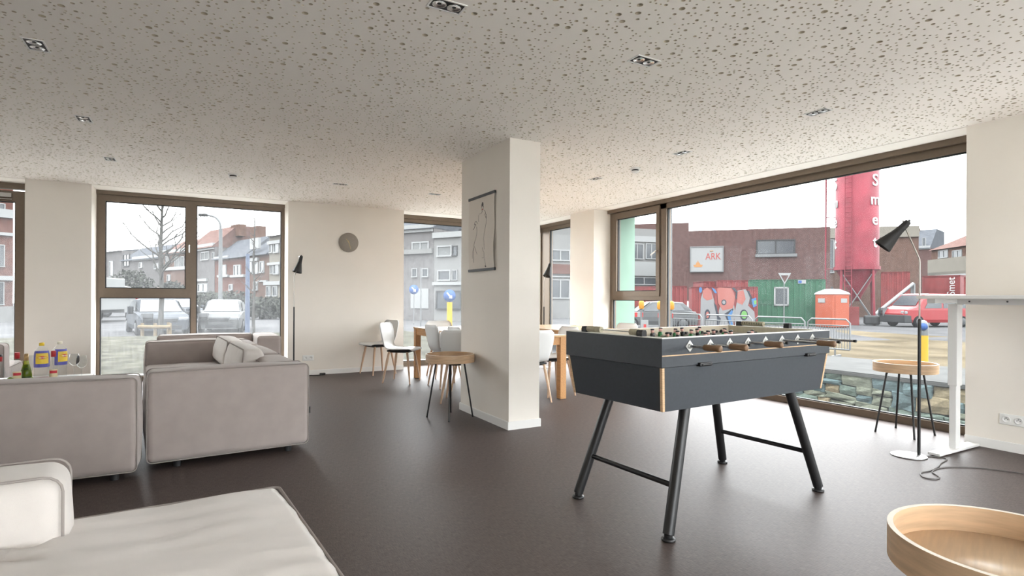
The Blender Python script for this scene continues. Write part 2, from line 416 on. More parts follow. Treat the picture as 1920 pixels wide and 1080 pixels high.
# window_5: the big window beside the table game
wE = window('window_5', WR, [(2.08, 6.868, 2.445, 2.497, -.05, .08, fr, 'head'), (2.08, 5.785, 2.375, 2.445, 0, .08, fr, 'head'), (2.08, 6.851, 0, .067, 0, .08, fr, 'sill'),
    (6.80, 6.851, 0, 2.445, 0, .08, fr, 'jamb'), (2.08, 2.14, 0, 2.445, 0, .08, fr, 'jamb'), (5.653, 5.765, .067, 2.445, 0, .08, fr, 'mullion'),
    (5.765, 6.80, 1.110, 1.165, 0, .08, fr, 'transom'), (5.765, 6.80, 2.43, 2.45, 0, .08, fr, 'head'),
    (6.685, 6.79, 1.165, 2.43, -.016, .06, fr, 'sash_stile'), (5.77, 5.837, 1.165, 2.43, -.016, .06, fr, 'sash_stile'),
    (5.837, 6.685, 2.345, 2.43, -.016, .06, fr, 'sash_rail'), (5.837, 6.685, 1.165, 1.239, -.016, .06, fr, 'sash_rail')],
    [(5.837, 6.685, 1.239, 2.345, .02), (5.765, 6.80, .067, 1.110, .03), (2.14, 5.653, .067, 2.375, .03)], label='big bronze window with a narrow opening light')
handle(wE, WR, 5.80, 1.80, math.radians(62), .12)
# windows the photograph does not show, behind and beside the camera
window('window_6', WR, [(-2.6, .9, 2.42, 2.497, 0, .08, fr, 'head'), (-2.6, .9, 0, .067, 0, .08, fr, 'sill'), (-2.6, -2.54, .067, 2.42, 0, .08, fr, 'jamb'), (.84, .9, .067, 2.42, 0, .08, fr, 'jamb')],
    [(-2.54, .84, .067, 2.42, .03)], gask=False, label='window beside the camera')
WN = axes((0, YN-.15, 0), (1, 0, 0), (0, -1, 0), (0, 0, 1))
for k, (a, c) in enumerate(((-.9, 4.6),)):
    window('window_%d' % (7+k), WN, [(a, c, 2.42, 2.497, 0, .08, fr, 'head'), (a, c, 0, .067, 0, .08, fr, 'sill'), (a, a+.06, .067, 2.42, 0, .08, fr, 'jamb'), (c-.06, c, .067, 2.42, 0, .08, fr, 'jamb')],
        [(a+.06, c-.06, .067, 2.42, .03)], gask=False, label='window behind the camera')
# green clad outer jambs of the facade
mat('green_cladding', (.16, .245, .195), .5, spec=.1, var=.03, vscale=6)
b = MB(); b.box(XF+TH, XF+.52, 6.875, 7.47, -.9, 3.4); b.box(XF+TH, XF+.52, .9, 2.08, -.9, 3.4)
struct(b.build('wall_facade', 'green_cladding'), 'green clad outer wall')
b = MB(); b.box(XL, XF+.5, YF+.1, YF+.5, H+.05, 3.4); b.box(XF+.1, XF+.5, YN, YF+.1, H+.05, 3.4)
struct(b.build('trim_2', 'green_cladding'))
# ================================================================== sofas
def puff(amp, seed=0, wr=.004):
    """soft upholstery: the faces swell a little and the cloth is uneven"""
    def fn(o, h):
        q = Vector([o[k]/h[k] for k in range(3)])
        out = Vector(o)
        for k in range(3):
            a, c = (k+1) % 3, (k+2) % 3
            f = max(0, 1-q[a]**2)*max(0, 1-q[c]**2)
            out[k] += amp*f*q[k]*min(1, abs(q[k])**4)*1.0
        n = noise.noise_vector(Vector((o.x*3.1+seed, o.y*3.1, o.z*3.1+seed*2)))*wr + noise.noise_vector(Vector((o.x*9+seed, o.y*9, o.z*9)))*wr*.35
        return out+n
    return fn
def rrect(a0, a1, b0, b1, r, n=4):
    pts = []
    for (cx, cy, st) in ((a1-r, b1-r, 0), (a0+r, b1-r, 90), (a0+r, b0+r, 180), (a1-r, b0+r, 270)):
        for i in range(n+1):
            t = math.radians(st+90*i/n); pts.append((cx+r*math.cos(t), cy+r*math.sin(t)))
    return pts
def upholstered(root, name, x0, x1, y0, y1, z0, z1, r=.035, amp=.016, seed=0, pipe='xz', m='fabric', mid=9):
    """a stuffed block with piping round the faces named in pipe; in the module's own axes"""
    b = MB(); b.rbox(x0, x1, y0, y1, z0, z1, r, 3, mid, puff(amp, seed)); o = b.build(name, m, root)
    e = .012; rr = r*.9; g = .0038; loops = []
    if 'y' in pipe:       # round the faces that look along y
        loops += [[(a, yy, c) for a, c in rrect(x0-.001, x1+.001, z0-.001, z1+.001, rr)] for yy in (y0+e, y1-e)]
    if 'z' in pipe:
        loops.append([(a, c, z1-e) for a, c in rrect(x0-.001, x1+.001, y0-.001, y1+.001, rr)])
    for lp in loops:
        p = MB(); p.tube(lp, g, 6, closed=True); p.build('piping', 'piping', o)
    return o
def feet(root, pts, z=.05):
    for x, y in pts:
        b = MB(); b.cyl((x, y, 0), (x, y, z+.012), .022, .026, 12); b.build('foot', 'black_matte', root)
SOFA_GROUP = 'grey beige modular sofa pieces'
# right-hand run of the nearer sofa: three modules in one line, its own axes start at the near right corner
RUN = TR(.705, 4.325, 0, 4.2)
def module(label, T, blocks, fpts, seed=0, name='sofa_module'):
    r = thing(name, label, 'sofa', T, SOFA_GROUP)
    for i, (part, x0, x1, y0, y1, z0, z1, pipe) in enumerate(blocks):
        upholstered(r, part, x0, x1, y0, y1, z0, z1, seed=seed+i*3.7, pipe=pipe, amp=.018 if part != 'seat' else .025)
    feet(r, fpts); return r
m = module('corner sofa module seen from behind with a black tag on its edge', RUN,
    [('backrest', -1.0, 0, 0, .245, .05, .635, 'y'), ('armrest', -.245, -.003, .275, 1.0, .05, .62, 'z'), ('seat', -1.0, -.275, .28, 1.0, .05, .40, 'z')],
    [(-.83, .06), (-.13, .06), (-.9, .9), (-.1, .9)], 1)
b = MB(); b.box(.001, .016, .014, .018, .27, .315); b.build('tag', 'black_matte', m)
module('middle sofa module of the right-hand row, its back hidden behind a cushion', RUN @ TR(0, 1.035), [('backrest', -.165, 0, 0, .995, .05, .63, 'z'), ('seat', -1.0, -.19, 0, .995, .05, .40, 'z')], [(-.9, .1), (-.1, .1), (-.9, .9), (-.1, .9)], 2)
module('far sofa module closing the row with a shaded brown arm', RUN @ TR(0, 2.07), [('backrest', -.165, 0, 0, .745, .05, .63, 'z'), ('armrest', -1.0, 0, .77, 1.02, .05, .635, 'y'), ('seat', -1.0, -.19, 0, .745, .05, .40, 'z')], [(-.9, .1), (-.1, .1), (-.9, .95), (-.1, .95)], 3)
module('left sofa module seen from behind below the bottles', TR(-.335, 4.105, 0, -1.5),
    [('backrest', -1.06, 0, 0, .245, .05, .625, 'y'), ('seat', -1.06, -.10, .25, 1.0, .05, .40, 'z')], [(-.95, .07), (-.12, .07), (-.95, .9), (-.1, .9)], 4)
# loose back cushions leaning on the right-hand run
def cushion(label, x, y, z, rz, tilt, sx, sz, seed, th=.20):
    b = MB(); h = puff(.010, seed, .006)
    def fn(o, hh):
        o = h(o, hh); t = o.z/hh[2]
        o.y *= 1-.22*max(0, t)                                  # thinner towards the top
        o.z += .014*(1-(o.x/hh[0])**2)*max(0, t)
        o.y += .004*math.sin(o.x*46+seed)*max(0, t)             # pleats
        return o
    b.rbox(-sx/2, sx/2, -th/2, th/2, 0, sz, .045, 3, 12, fn)
    T = TR(x, y, z, rz) @ Matrix.Rotation(math.radians(tilt), 4, 'X')
    r = tag(b.build('back_cushion', 'cushion_fabric', None, T), label, 'cushion', 'loose sofa back cushions')
    p = MB(); p.tube([(a, th*.40, c) for a, c in rrect(-sx/2+.004, sx/2-.004, .004, sz-.004, .05, 5)], .006, 6, closed=True)
    p.build('piping', 'piping', r); return r
pA = RUN @ Vector((-.285, 2.28, .42)); pB = RUN @ Vector((-.285, 1.24, .42))
cushion('plump off-white cushion beside the shaded brown arm', pA.x, pA.y, .432, 90+4.2, 7, .98, .255, 11)
cushion('plump off-white cushion nearer the sofa corner', pB.x, pB.y, .432, 90+4.2, 7, 1.0, .255, 17)
# the sofa under the three-part window
module('sofa module under the three-part window with a raised right block', TR(0, 0, 0, 0),
    [('backrest', -.46, .62, 8.19, 8.43, .05, .635, 'y'), ('armrest', .63, .90, 7.58, 8.43, .05, .635, 'y'), ('seat', -.46, .62, 7.62, 8.18, .05, .40, 'z')],
    [(-.4, 7.7), (-.4, 8.35), (.8, 7.7), (.8, 8.35)], 6)
module('sofa module at the left edge behind the bottles', TR(-1.70, 7.30, 0, 3),
    [('backrest', -1.0, 0, 0, .245, .05, .64, 'y'), ('seat', -1.0, 0, .25, .95, .05, .40, 'z')], [(-.9, .1), (-.1, .1), (-.9, .85), (-.1, .85)], 8)
# the chaise in the foreground
ch = thing('sofa_module', 'foreground chaise module with wrinkled seat and a block arm', 'sofa', TR(.262, 2.285, 0, 4.5), SOFA_GROUP)
def wrinkles(o, h):
    o = puff(.035, 21, .006)(o, h)
    if o.z > 0:
        x, y = o.x, o.y                      # creases running from the arm
        a = math.exp(-((x+.22)/.16)**2)*math.exp(-((y-.28)/.14)**2)
        o.z += a*.020*math.sin(y*62+x*26+noise.noise(Vector((x*7, y*7, 0)))*2.2)
        o.z += .009*noise.noise(Vector((x*4, y*15, 3)))+.012*noise.noise(Vector((x*3, y*3, 8)))
    return o
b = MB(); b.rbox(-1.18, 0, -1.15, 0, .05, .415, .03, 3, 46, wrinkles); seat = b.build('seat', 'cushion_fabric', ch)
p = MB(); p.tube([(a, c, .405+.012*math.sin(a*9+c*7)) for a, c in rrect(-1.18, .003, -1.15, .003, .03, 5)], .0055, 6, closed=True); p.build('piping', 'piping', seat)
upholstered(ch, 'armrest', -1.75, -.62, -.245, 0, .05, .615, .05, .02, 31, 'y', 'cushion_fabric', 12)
feet(ch, [(-1.05, -.1), (-.08, -.08), (-1.05, -1.0), (-.1, -1.0)])

# ================================================================== side tables
def side_table_meshes():
    R = .23; zt = .60
    tray = MB(); tray.lathe([(0, .528), (R-.012, .528), (R-.012, .538), (0, .538)], 64)
    rim = MB()
    rim.lathe([(R-.012, zt), (R-.012, .525)], 72, mi=0); rim.lathe([(R, .525), (R, zt)], 72, mi=0)
    rim.lathe([(R, zt), (R-.012, zt)], 72, mi=1, sm=False); rim.lathe([(R-.012, .525), (R, .525)], 72, mi=1, sm=False)
    plate = MB(); plate.lathe([(0, .516), (.10, .516), (.10, .528), (0, .528)], 24)
    leg = MB(); leg.tube([(.12, 0, .527), (.135, 0, .50), (.215, 0, .004)], [.0085, .0085, .0075], 12)
    tip = MB(); tip.cyl((.2135, 0, .012), (.2155, 0, 0), .0082, n=12)
    return tray.mesh('tray_bottom', 'oak_tray'), rim.mesh('tray_rim', ['oak_rim', 'oak_edge']), plate.mesh('leg_plate', 'black_metal'), leg.mesh('leg', 'black_metal'), tip.mesh('leg_tip', 'black_matte')
STM = side_table_meshes()
def side_table(label, x, y, rz):
    r = thing('side_table', label, 'side table', TR(x, y, 0, rz), 'round oak tray side tables')
    link('tray_bottom', STM[0], r); link('tray_rim', STM[1], r); link('leg_plate', STM[2], r)
    for k in range(4):
        l = link('leg', STM[3], r, TR(0, 0, 0, 90*k)); link('leg_tip', STM[4], l)
    return r
side_table('round oak tray table standing against the white pillar', 2.068, 4.885, -25)
side_table('round oak tray table by the big window behind the floor lamp', 5.195, 2.485, 0+43)
side_table('round oak tray table cut off in the bottom right corner', 1.545, .522, 20)

# ================================================================== floor lamps
def floor_lamp(label, x, y, base_dir, arm_az, shade_az, pitch=48):
    """x, y is the pole; azimuths in degrees"""
    r = thing('floor_lamp', label, 'floor lamp', TR(x, y, 0, 0), 'black and chrome floor lamps')
    bd = Vector((math.cos(math.radians(base_dir)), math.sin(math.radians(base_dir)), 0))
    b = MB(); b.lathe([(0, 0), (.108, 0), (.112, .003), (.112, .006), (.108, .009), (0, .009)], 48, bd*.072); b.build('base', 'lamp_base', r)
    b = MB(); b.cyl((0, 0, .009), (0, 0, .987), .0105, n=16); b.cyl((0, 0, .987), (0, 0, .992), .0105, .0075, 16); b.build('lower_pole', 'black_metal', r)
    a = Vector((math.cos(math.radians(arm_az)), math.sin(math.radians(arm_az)), 0))
    b = MB(); b.tube([(0, 0, .98), (0, 0, 1.40), a*.003+Vector((0, 0, 1.425)), a*.012+Vector((0, 0, 1.45)), a*.092+Vector((0, 0, 1.665))], .0055, 12); b.build('upper_pole', 'nickel', r)
    s = Vector((math.cos(math.radians(shade_az)), math.sin(math.radians(shade_az)), 0))
    pr = math.radians(pitch)
    d = s*math.cos(pr)-Vector((0, 0, math.sin(pr)))             # direction the shade points
    top = a*.092+Vector((0, 0, 1.672)) - d*.035 - Vector((0, 0, .0))
    q = d.to_track_quat('Z', 'Y').to_matrix().to_4x4(); T = Matrix.Translation(top) @ q
    b = MB(); b.lathe([(0, 0), (.019, 0), (.022, .004), (.025, .03), (.028, .085), (.034, .12), (.062, .235), (.0625, .24), (.060, .24), (.032, .12), (.024, .04), (0, .04)], 40)
    sh = b.build('lamp_shade', 'black_matte', r, T)
    b = MB(); b.lathe([(0, .041), (.02, .041), (.022, .12), (.03, .15), (.028, .19), (.015, .205), (0, .207)], 20); b.build('bulb', 'plastic_white', sh)
    b = MB(); b.cyl((0, .018, .018), (0, .034, .018), .007, n=12); b.build('joint', 'chrome', sh)
    b = MB(); b.cyl((0, 0, -.012), (0, 0, 0), .009, n=12); b.build('cap', 'black_metal', sh)
    return r
mat('lamp_base', (.42, .42, .42), .35, metal=.8)
l1 = floor_lamp('tall floor lamp with black cone shade in front of the big window', 4.539, 2.078, 150, 128, 122)
pts = [(4.539, 2.06), (4.6, 2.0), (4.63, 1.97), (4.60, 1.93), (4.452, 1.903), (4.33, 1.87), (4.20, 1.855), (4.10, 1.862), (4.03, 1.83), (4.0, 1.79), (4.03, 1.752), (4.09, 1.755), (4.13, 1.79), (4.18, 1.835), (4.28, 1.853), (4.40, 1.835), (4.549, 1.741), (4.64, 1.60), (4.70, 1.42), (4.75, 1.2)]
def smooth(pts, n=6):
    out = []
    P = [Vector(p) for p in pts]
    for i in range(len(P)-1):
        p0, p1, p2, p3 = P[max(i-1, 0)], P[i], P[i+1], P[min(i+2, len(P)-1)]
        for k in range(n):
            t = k/n; out.append(.5*((2*p1)+(p2-p0)*t+(2*p0-5*p1+4*p2-p3)*t*t+(3*p1-p0-3*p2+p3)*t**3))
    out.append(P[-1]); return out
b = MB(); b.tube(smooth([(x, y, .0045) for x, y in pts]), .0038, 8); b.build('power_cord', 'cord', l1, TR(-4.539, -2.078, 0))
floor_lamp('black and chrome floor lamp in front of the back wall below the clock', 1.155, 8.33, 200, -29, 205, 74)
floor_lamp('floor lamp behind the dining table, half hidden by the pillar', 4.885, 7.66, 20, -25, 200, 66)
b = MB(); b.tube(smooth([(1.30, 8.44, .006), (1.40, 8.40, .006), (1.50, 8.37, .006), (1.56, 8.41, .006)]), .006, 8)
b.rbox(1.52, 1.60, 8.39, 8.43, .001, .03, .008); tag(b.build('cable_plug', 'black_matte'), 'black cable end lying at the foot of the back wall', 'cable')

# ================================================================== football table
FT = thing('football_table', 'dark grey table football game on splayed black steel legs', 'football table', TR(2.528, 2.275, 0, 3.3))
Lx, Wy, zt, zs, zm, zb = .711, .352, .947, .864, .811, .600
th = .03
b = MB()   # upper cabinet: four laminated walls
b.box(-Lx, Lx, -Wy, -Wy+th, zm, zt-.004); b.box(-Lx, Lx, Wy-th, Wy, zm, zt-.004)
b.box(-Lx, -Lx+th, -Wy+th, Wy-th, zm, zt-.004); b.box(Lx-th, Lx, -Wy+th, Wy-th, zm, zt-.004)
b.build('upper_cabinet', 'foos_laminate', FT)
b = MB(); b.box(-Lx, Lx, -Wy, -Wy+th, zt-.004, zt); b.box(-Lx, Lx, Wy-th, Wy, zt-.004, zt)
b.box(-Lx, -Lx+th, -Wy+th, Wy-th, zt-.004, zt); b.box(Lx-th, Lx, -Wy+th, Wy-th, zt-.004, zt)
b.build('rim', 'foos_rim', FT)
b = MB(); ii = .006
b.box(-Lx+th, Lx-th, -Wy+th, -Wy+th+ii, zm+.02, zt-.003); b.box(-Lx+th, Lx-th, Wy-th-ii, Wy-th, zm+.02, zt-.003)
b.box(-Lx+th, -Lx+th+ii, -Wy+th+ii, Wy-th-ii, zm+.02, zt-.003); b.box(Lx-th-ii, Lx-th, -Wy+th+ii, Wy-th-ii, zm+.02, zt-.003)
b.build('inner_wall', 'foos_inner', FT)
b = MB(); b.box(-Lx+th, Lx-th, -Wy+th, Wy-th, .795, .832); fld = b.build('playing_field', 'foos_field', FT)
b = MB()
for x in (-.003, .003): pass
b.box(-.004, .004, -Wy+th+ii, Wy-th-ii, .832, .8326); b.tube([(.1*math.cos(a*.2618), .1*math.sin(a*.2618), .8324) for a in range(24)], .002, 4, closed=True)
b.build('field_lines', 'player_white', fld)
b = MB()
for sg in (-1, 1): b.box(-Lx, Lx, sg*Wy, sg*(Wy+.0015), zs-.0025, zs+.0025)
b.build('plywood_line', 'ply_edge', FT)
# lower cabinet tapers a little towards the bottom
it, ib = .010, .038
def ring(i, z): return [(-Lx+i, -Wy+i*.75, z), (Lx-i, -Wy+i*.75, z), (Lx-i, Wy-i*.75, z), (-Lx+i, Wy-i*.75, z)]
vs = ring(ib, zb)+ring(it, zm-.003)
b = MB(); b.add(vs, [(0, 3, 2, 1), (4, 5, 6, 7), (0, 1, 5, 4), (1, 2, 6, 5), (2, 3, 7, 6), (3, 0, 4, 7)]); b.build('lower_cabinet', 'foos_laminate', FT)
for sx in (-1, 1):
    for sy in (-1, 1):
        c = MB(); e = .0018; wd = .013
        p0 = Vector((sx*(Lx-ib), sy*(Wy-ib*.75), zb+.001)); p1 = Vector((sx*(Lx-it), sy*(Wy-it*.75), zm-.004))
        q = [(e, e), (-wd, e), (-wd, -wd), (e, -wd)]
        V = [tuple(p+Vector((sx*a, sy*c2, 0))) for p in (p0, p1) for a, c2 in q]
        c.add(V, [(0, 1, 2, 3), (4, 5, 6, 7), (0, 1, 5, 4), (1, 2, 6, 5), (2, 3, 7, 6), (3, 0, 4, 7)]); c.build('corner_edge', 'ply_edge', FT)
for x in (-.42, .50):
    c = MB(); c.rbox(x-.045, x+.045, -Wy-.016, -Wy+.01, zm-.008, zm+.010, .004); c.cyl((x-.03, -Wy-.014, zm), (x+.03, -Wy-.014, zm), .006, n=10)
    c.build('latch', 'black_metal', FT)
for sx in (-1, 1):
    for sy in (-1, 1):
        f0, t0 = Vector((sx*.637, sy*.329, .028)), Vector((sx*.44, sy*.26, zb+.02))
        c = MB(); c.cyl(f0, t0, .027, .027, 24); lg = c.build('leg', 'black_metal', FT)
        c = MB(); c.cyl((f0.x, f0.y, .012), (f0.x, f0.y, .03), .020, n=20); c.lathe([(0, 0), (.031, 0), (.033, .004), (.033, .010), (.026, .016), (0, .016)], 28, (f0.x, f0.y, 0)); c.build('levelling_foot', 'black_metal', lg)
    z = .235; k = (z-.028)/(zb+.02-.028)
    c = MB(); xx = sx*(.637-.197*k); yy = .329-.069*k
    c.cyl((xx, -yy, z), (xx, yy, z), .014, n=16); c.build('cross_bar', 'black_metal', FT)
# rods, players, handles
def player_mesh(shirt):
    p = MB()
    p.lathe([(0, -.075), (.009, -.075), (.010, -.06), (.007, -.035), (.011, -.01), (.0135, .012), (.012, .022), (.005, .025)], 12, mi=0)
    p.lathe([(.004, .024), (.0095, .028), (.0105, .036), (.0095, .041)], 12, mi=1)
    p.lathe([(.0095, .041), (.011, .0415), (.0115, .047), (.008, .049), (0, .0495)], 12, mi=2)
    p.box(-.013, .006, -.008, .008, -.078, -.068, mi=0)
    return p.mesh('player', [shirt, 'player_skin', 'player_black'])
PL = {'g': player_mesh('player_green'), 'k': player_mesh('player_black')}
rods = [(1, 'k', (.085, .180)), (2, 'g', (.112, .203)), (3, 'k', None), (5, 'g', (.097, .190)), (5, 'k', None), (3, 'g', (.195, .288)), (2, 'k', None), (1, 'g', None)]
rods[0] = (1, 'g', (.085, .180))
bare = {2: .10, 4: .11, 6: .215, 7: .222}
zr = .903
for i, (n, tm, hd) in enumerate(rods):
    x = -.525+.15*i
    front = Wy+(hd[0] if hd else bare[i]); back = Wy+(.10 if hd else (.13, .2, .12, .11, .14, .1, .16, .12)[i])
    c = MB(); c.cyl((x, -front-.005, zr), (x, back, zr), .0065, n=12); rod = c.build('rod', 'steel', FT)
    if hd:
        c = MB(); y0, y1 = -Wy-hd[0], -Wy-hd[1]
        prof = [(0, 0), (.0125, 0), (.0145, .005), (.0155, .025), (.0140, .05), (.0160, .078), (.0150, .088), (.009, .0925), (0, .093)]
        c.lathe(prof, 20, T=axes((x, y0, zr), (1, 0, 0), (0, 0, 1), (0, -1, 0))); c.build('handle', 'handle_wood', rod)
    else:
        c = MB(); c.cyl((x, -front-.005, zr), (x, -front-.018, zr), .0075, n=12); c.build('end_cap', 'black_matte', rod)
        c = MB(); c.lathe([(0, 0), (.0135, 0), (.0155, .025), (.0145, .09), (0, .093)], 16, T=axes((x, back, zr), (1, 0, 0), (0, 0, -1), (0, 1, 0))); c.build('handle', 'handle_wood', rod)
    for sg in (-1, 1):
        c = MB()
        T = axes((x, sg*Wy, zr), (.7071, 0, .7071), (-.7071, 0, .7071), (0, sg, 0))
        c.box(-.020, .020, -.020, .020, 0, .003, T=T)
        c.lathe([(.0085, .003), (.012, .003), (.012, .010), (.0085, .010)], 16, T=T)
        c.build('bearing_plate', 'alu_plate', FT)
    sp = {1: 0, 2: .24, 3: .185, 5: .115}[n]
    off = (.0, .03, -.02, .015, -.03, .02, .0, -.02)[i]
    ang = (10, -14, 0, 8, -10, 16, -60, -75)[i]
    for k in range(n):
        y = off+(k-(n-1)/2)*sp
        pl = link('player', PL[tm], rod, Matrix.Translation((x, y, zr)) @ Matrix.Rotation(math.radians(ang), 4, 'Y') @ Matrix.Rotation(0 if tm == 'g' else math.pi, 4, 'Z'))
    for sg in (-1, 1):
        c = MB(); c.lathe([(.007, 0), (.014, 0), (.014, .022), (.007, .022)], 14, T=axes((x, sg*(Wy-th-.01), zr), (1, 0, 0), (0, 0, sg), (0, -sg, 0))); c.build('rod_buffer', 'black_matte', rod)
# score counters on both ends
for sx, y0, y1 in ((-1, -.21, .20), (1, -.10, .24)):
    x = sx*(Lx-th/2)
    s = -1 if sx < 0 else 1
    c = MB(); c.cyl((x, y0, zt+.017), (x, y1, zt+.017), .003, n=8); sc = c.build('score_rod', 'steel', FT)
    for ye, dr in ((y0, 1), (y1, -1)):
        c = MB(); c.prism([(x-.016, zt), (x+.016, zt), (x+.016, zt+.020), (x+.010, zt+.030), (x-.010, zt+.030), (x-.016, zt+.020)], ye-.018, ye+.018, 'y')
        c.build('counter_holder', 'black_matte', sc)
    if sx < 0: segs = [(y0+.02, 3, 1), (y1-.02, 6, -1)]
    else: segs = [(y1-.02, 9, -1)]
    for ys, n, dr in segs:
        for k in range(n):
            yy = ys+dr*(.009+k*.0175)
            c = MB(); c.cyl((x, yy-.0082, zt+.017), (x, yy+.0082, zt+.017), .0155, n=16)
            cc = c.build('counter', 'counter_beige', sc)
            if sx > 0: text('numeral', str(9-k), .017, 'player_black', axes((x-.0158, yy, zt+.019), (0, -1, 0), (0, 0, 1), (-1, 0, 0)), cc, .0004)

# ================================================================== dining tables and chairs
def dining_table(label, x0, x1, y0, y1, zt=.716):
    r = thing('dining_table', label, 'dining table', TR(x0, y0), 'long oak dining tables')
    w, l = x1-x0, y1-y0
    b = MB(); b.rbox(0, w, 0, l, zt-.022, zt, .003, 1, sm=False); b.build('table_top', 'table_top_oak', r)
    lg = .078
    for x in (.006, w-lg-.006):
        for y in (.006, l-lg-.006):
            b = MB(); b.rbox(x, x+lg, y, y+lg, 0, zt-.022, .004, 1, sm=False); b.build('leg', 'table_oak', r)
    za, zb_ = zt-.022-.085, zt-.022
    for (a, c, d, e) in ((lg+.006, w-lg-.006, .02, .045), (lg+.006, w-lg-.006, l-.045, l-.02), (.02, .045, lg+.006, l-lg-.006), (w-.045, w-.02, lg+.006, l-lg-.006)):
        b = MB(); b.box(a, c, d, e, za, zb_); b.build('apron', 'table_oak', r)
    return r
dining_table('long oak dining table behind the pillar', 2.635, 3.605, 5.165, 7.56)
dining_table('second oak dining table by the window wall, behind the table football', 4.10, 5.02, 5.10, 7.38)
def chair_meshes():
    prof = [(.215, .432), (.205, .446), (.17, .452), (.06, .446), (-.06, .440), (-.135, .444), (-.175, .462), (-.200, .500), (-.215, .56), (-.228, .63), (-.240, .70), (-.250, .755), (-.255, .790)]
    half = [.175, .195, .203, .205, .200, .185, .165, .163, .185, .200, .203, .193, .150]
    curl = [0, .004, .008, .012, .014, .016, .018, .022, .030, .034, .032, .028, .022]
    n = 13; V = []; fs = []
    P = [Vector((0, a, z)) for a, z in prof]
    for side in (0, 1):
        for i, p in enumerate(P):
            tg = (P[min(i+1, len(P)-1)]-P[max(i-1, 0)]).normalized(); nrm = Vector((0, -tg.z, tg.y)) if True else None
            nrm = Vector((0, tg.z, -tg.y))                    # towards the sitter
            if nrm.z < 0 and i < 6: nrm = -nrm
            if i >= 6 and nrm.y < 0: nrm = -nrm
            for k in range(n):
                s = -1+2*k/(n-1)
                q = p+Vector((half[i]*math.sin(s*math.pi/2)/1, 0, 0))+nrm*(curl[i]*abs(s)**2.2) + nrm*(.0 if side == 0 else -.009)
                V.append(tuple(q))
    m_ = len(P); o = m_*n
    for i in range(m_-1):
        for k in range(n-1):
            a = i*n+k; fs.append((a, a+1, a+n+1, a+n)); fs.append((o+a, o+a+n, o+a+n+1, o+a+1))
    for k in range(n-1): fs += [(k, o+k, o+k+1, k+1), ((m_-1)*n+k, (m_-1)*n+k+1, o+(m_-1)*n+k+1, o+(m_-1)*n+k)]
    for i in range(m_-1): fs += [(i*n, i*n+n, o+i*n+n, o+i*n), (i*n+n-1, o+i*n+n-1, o+i*n+2*n-1, i*n+2*n-1)]
    sh = MB(); sh.add(V, fs, 0, True)
    fr_ = MB(); fr_.rbox(-.155, .155, -.15, .165, .412, .432, .008, 2); fr_.rbox(-.13, .13, -.12, .14, .400, .414, .005, 1)
    legs = []
    for sx in (-1, 1):
        for sy in (-1, 1):
            l = MB(); l.tube([(sx*.130, sy*.125, .413), (sx*.150, sy*.150, .27), (sx*.190, sy*.188, .003)], [.015, .0165, .0095], 12); l.cyl((sx*.1902, sy*.1882, .006), (sx*.1905, sy*.1886, 0), .0095, n=12)
            legs.append(l.mesh('leg', 'chair_leg_wood'))
    return sh.mesh('shell', 'chair_shell'), fr_.mesh('seat_support', 'black_matte'), legs
CM = chair_meshes()
def chair(label, x, y, az):
    """az: direction the chair faces, degrees"""
    r = thing('dining_chair', label, 'chair', TR(x, y, 0, az-90), 'white shell chairs with wooden legs')
    link('shell', CM[0], r); link('seat_support', CM[1], r)
    for m_ in CM[2]: link('leg', m_, r)
    return r
chair('white shell chair against the back wall facing left, partly hidden by another chair', 2.315, 8.205, 194)
chair('white shell chair standing free to the left of the dining table, seat facing right', 2.37, 7.255, -40)
chair('white shell chair at the far end of the table behind the pillar', 3.06, 7.46, -92)
chair('white shell chair tucked in at the left long side of the table, farther one', 2.775, 6.635, 2)
chair('white shell chair in the gap on the left long side of the table, mostly hidden', 2.83, 6.02, 0)
chair('white shell chair turned away at the table corner behind the oak tray table', 2.50, 5.60, 58)
chair('white shell chair at the near end of the table right of the pillar', 3.145, 5.255, 88)
chair('white shell chair between the two dining tables facing the pillar table', 3.625, 5.485, 180)
chair('white shell chair by the window wall, only its top showing over the table football', 4.93, 5.93, 184)

# ================================================================== sit-stand desk
DK = thing('standing_desk', 'white height-adjustable desk at the right edge', 'desk', TR(4.93, 2.02))
b = MB(); b.rbox(-.48, .32, -1.60, .04, 1.135, 1.160, .004, 1, sm=False); b.build('desk_top', 'desk_white', DK)
b = MB(); b.box(-.03, .03, -1.45, -.02, 1.095, 1.135); b.build('beam', 'desk_white', DK)
for y in (-.10, -.32, -.62, -.95):
    b = MB(); b.cyl((-.0305, y, 1.118), (-.033, y, 1.118), .006, n=10); b.build('screw', 'bar_grey', DK)
for y in (0, -1.45):
    b = MB(); b.rbox(-.042, .042, y-.030, y+.030, .49, 1.10, .004, 1, sm=False); col = b.build('leg_upper', 'desk_white', DK)
    b = MB(); b.rbox(-.034, .034, y-.023, y+.023, .02, .50, .004, 1, sm=False); b.build('leg_lower', 'desk_white', col)
    b = MB(); b.rbox(-.31, .30, y-.04, y+.04, .006, .026, .006, 2, sm=False); ft = b.build('foot', 'desk_white', DK)
    for x in (-.28, .27):
        c = MB(); c.cyl((x, y, 0), (x, y, .008), .025, n=16); c.build('glide', 'black_matte', ft)
    b = MB(); b.box(-.36, .28, y-.025, y+.025, 1.105, 1.135); b.build('arm', 'desk_white', DK)

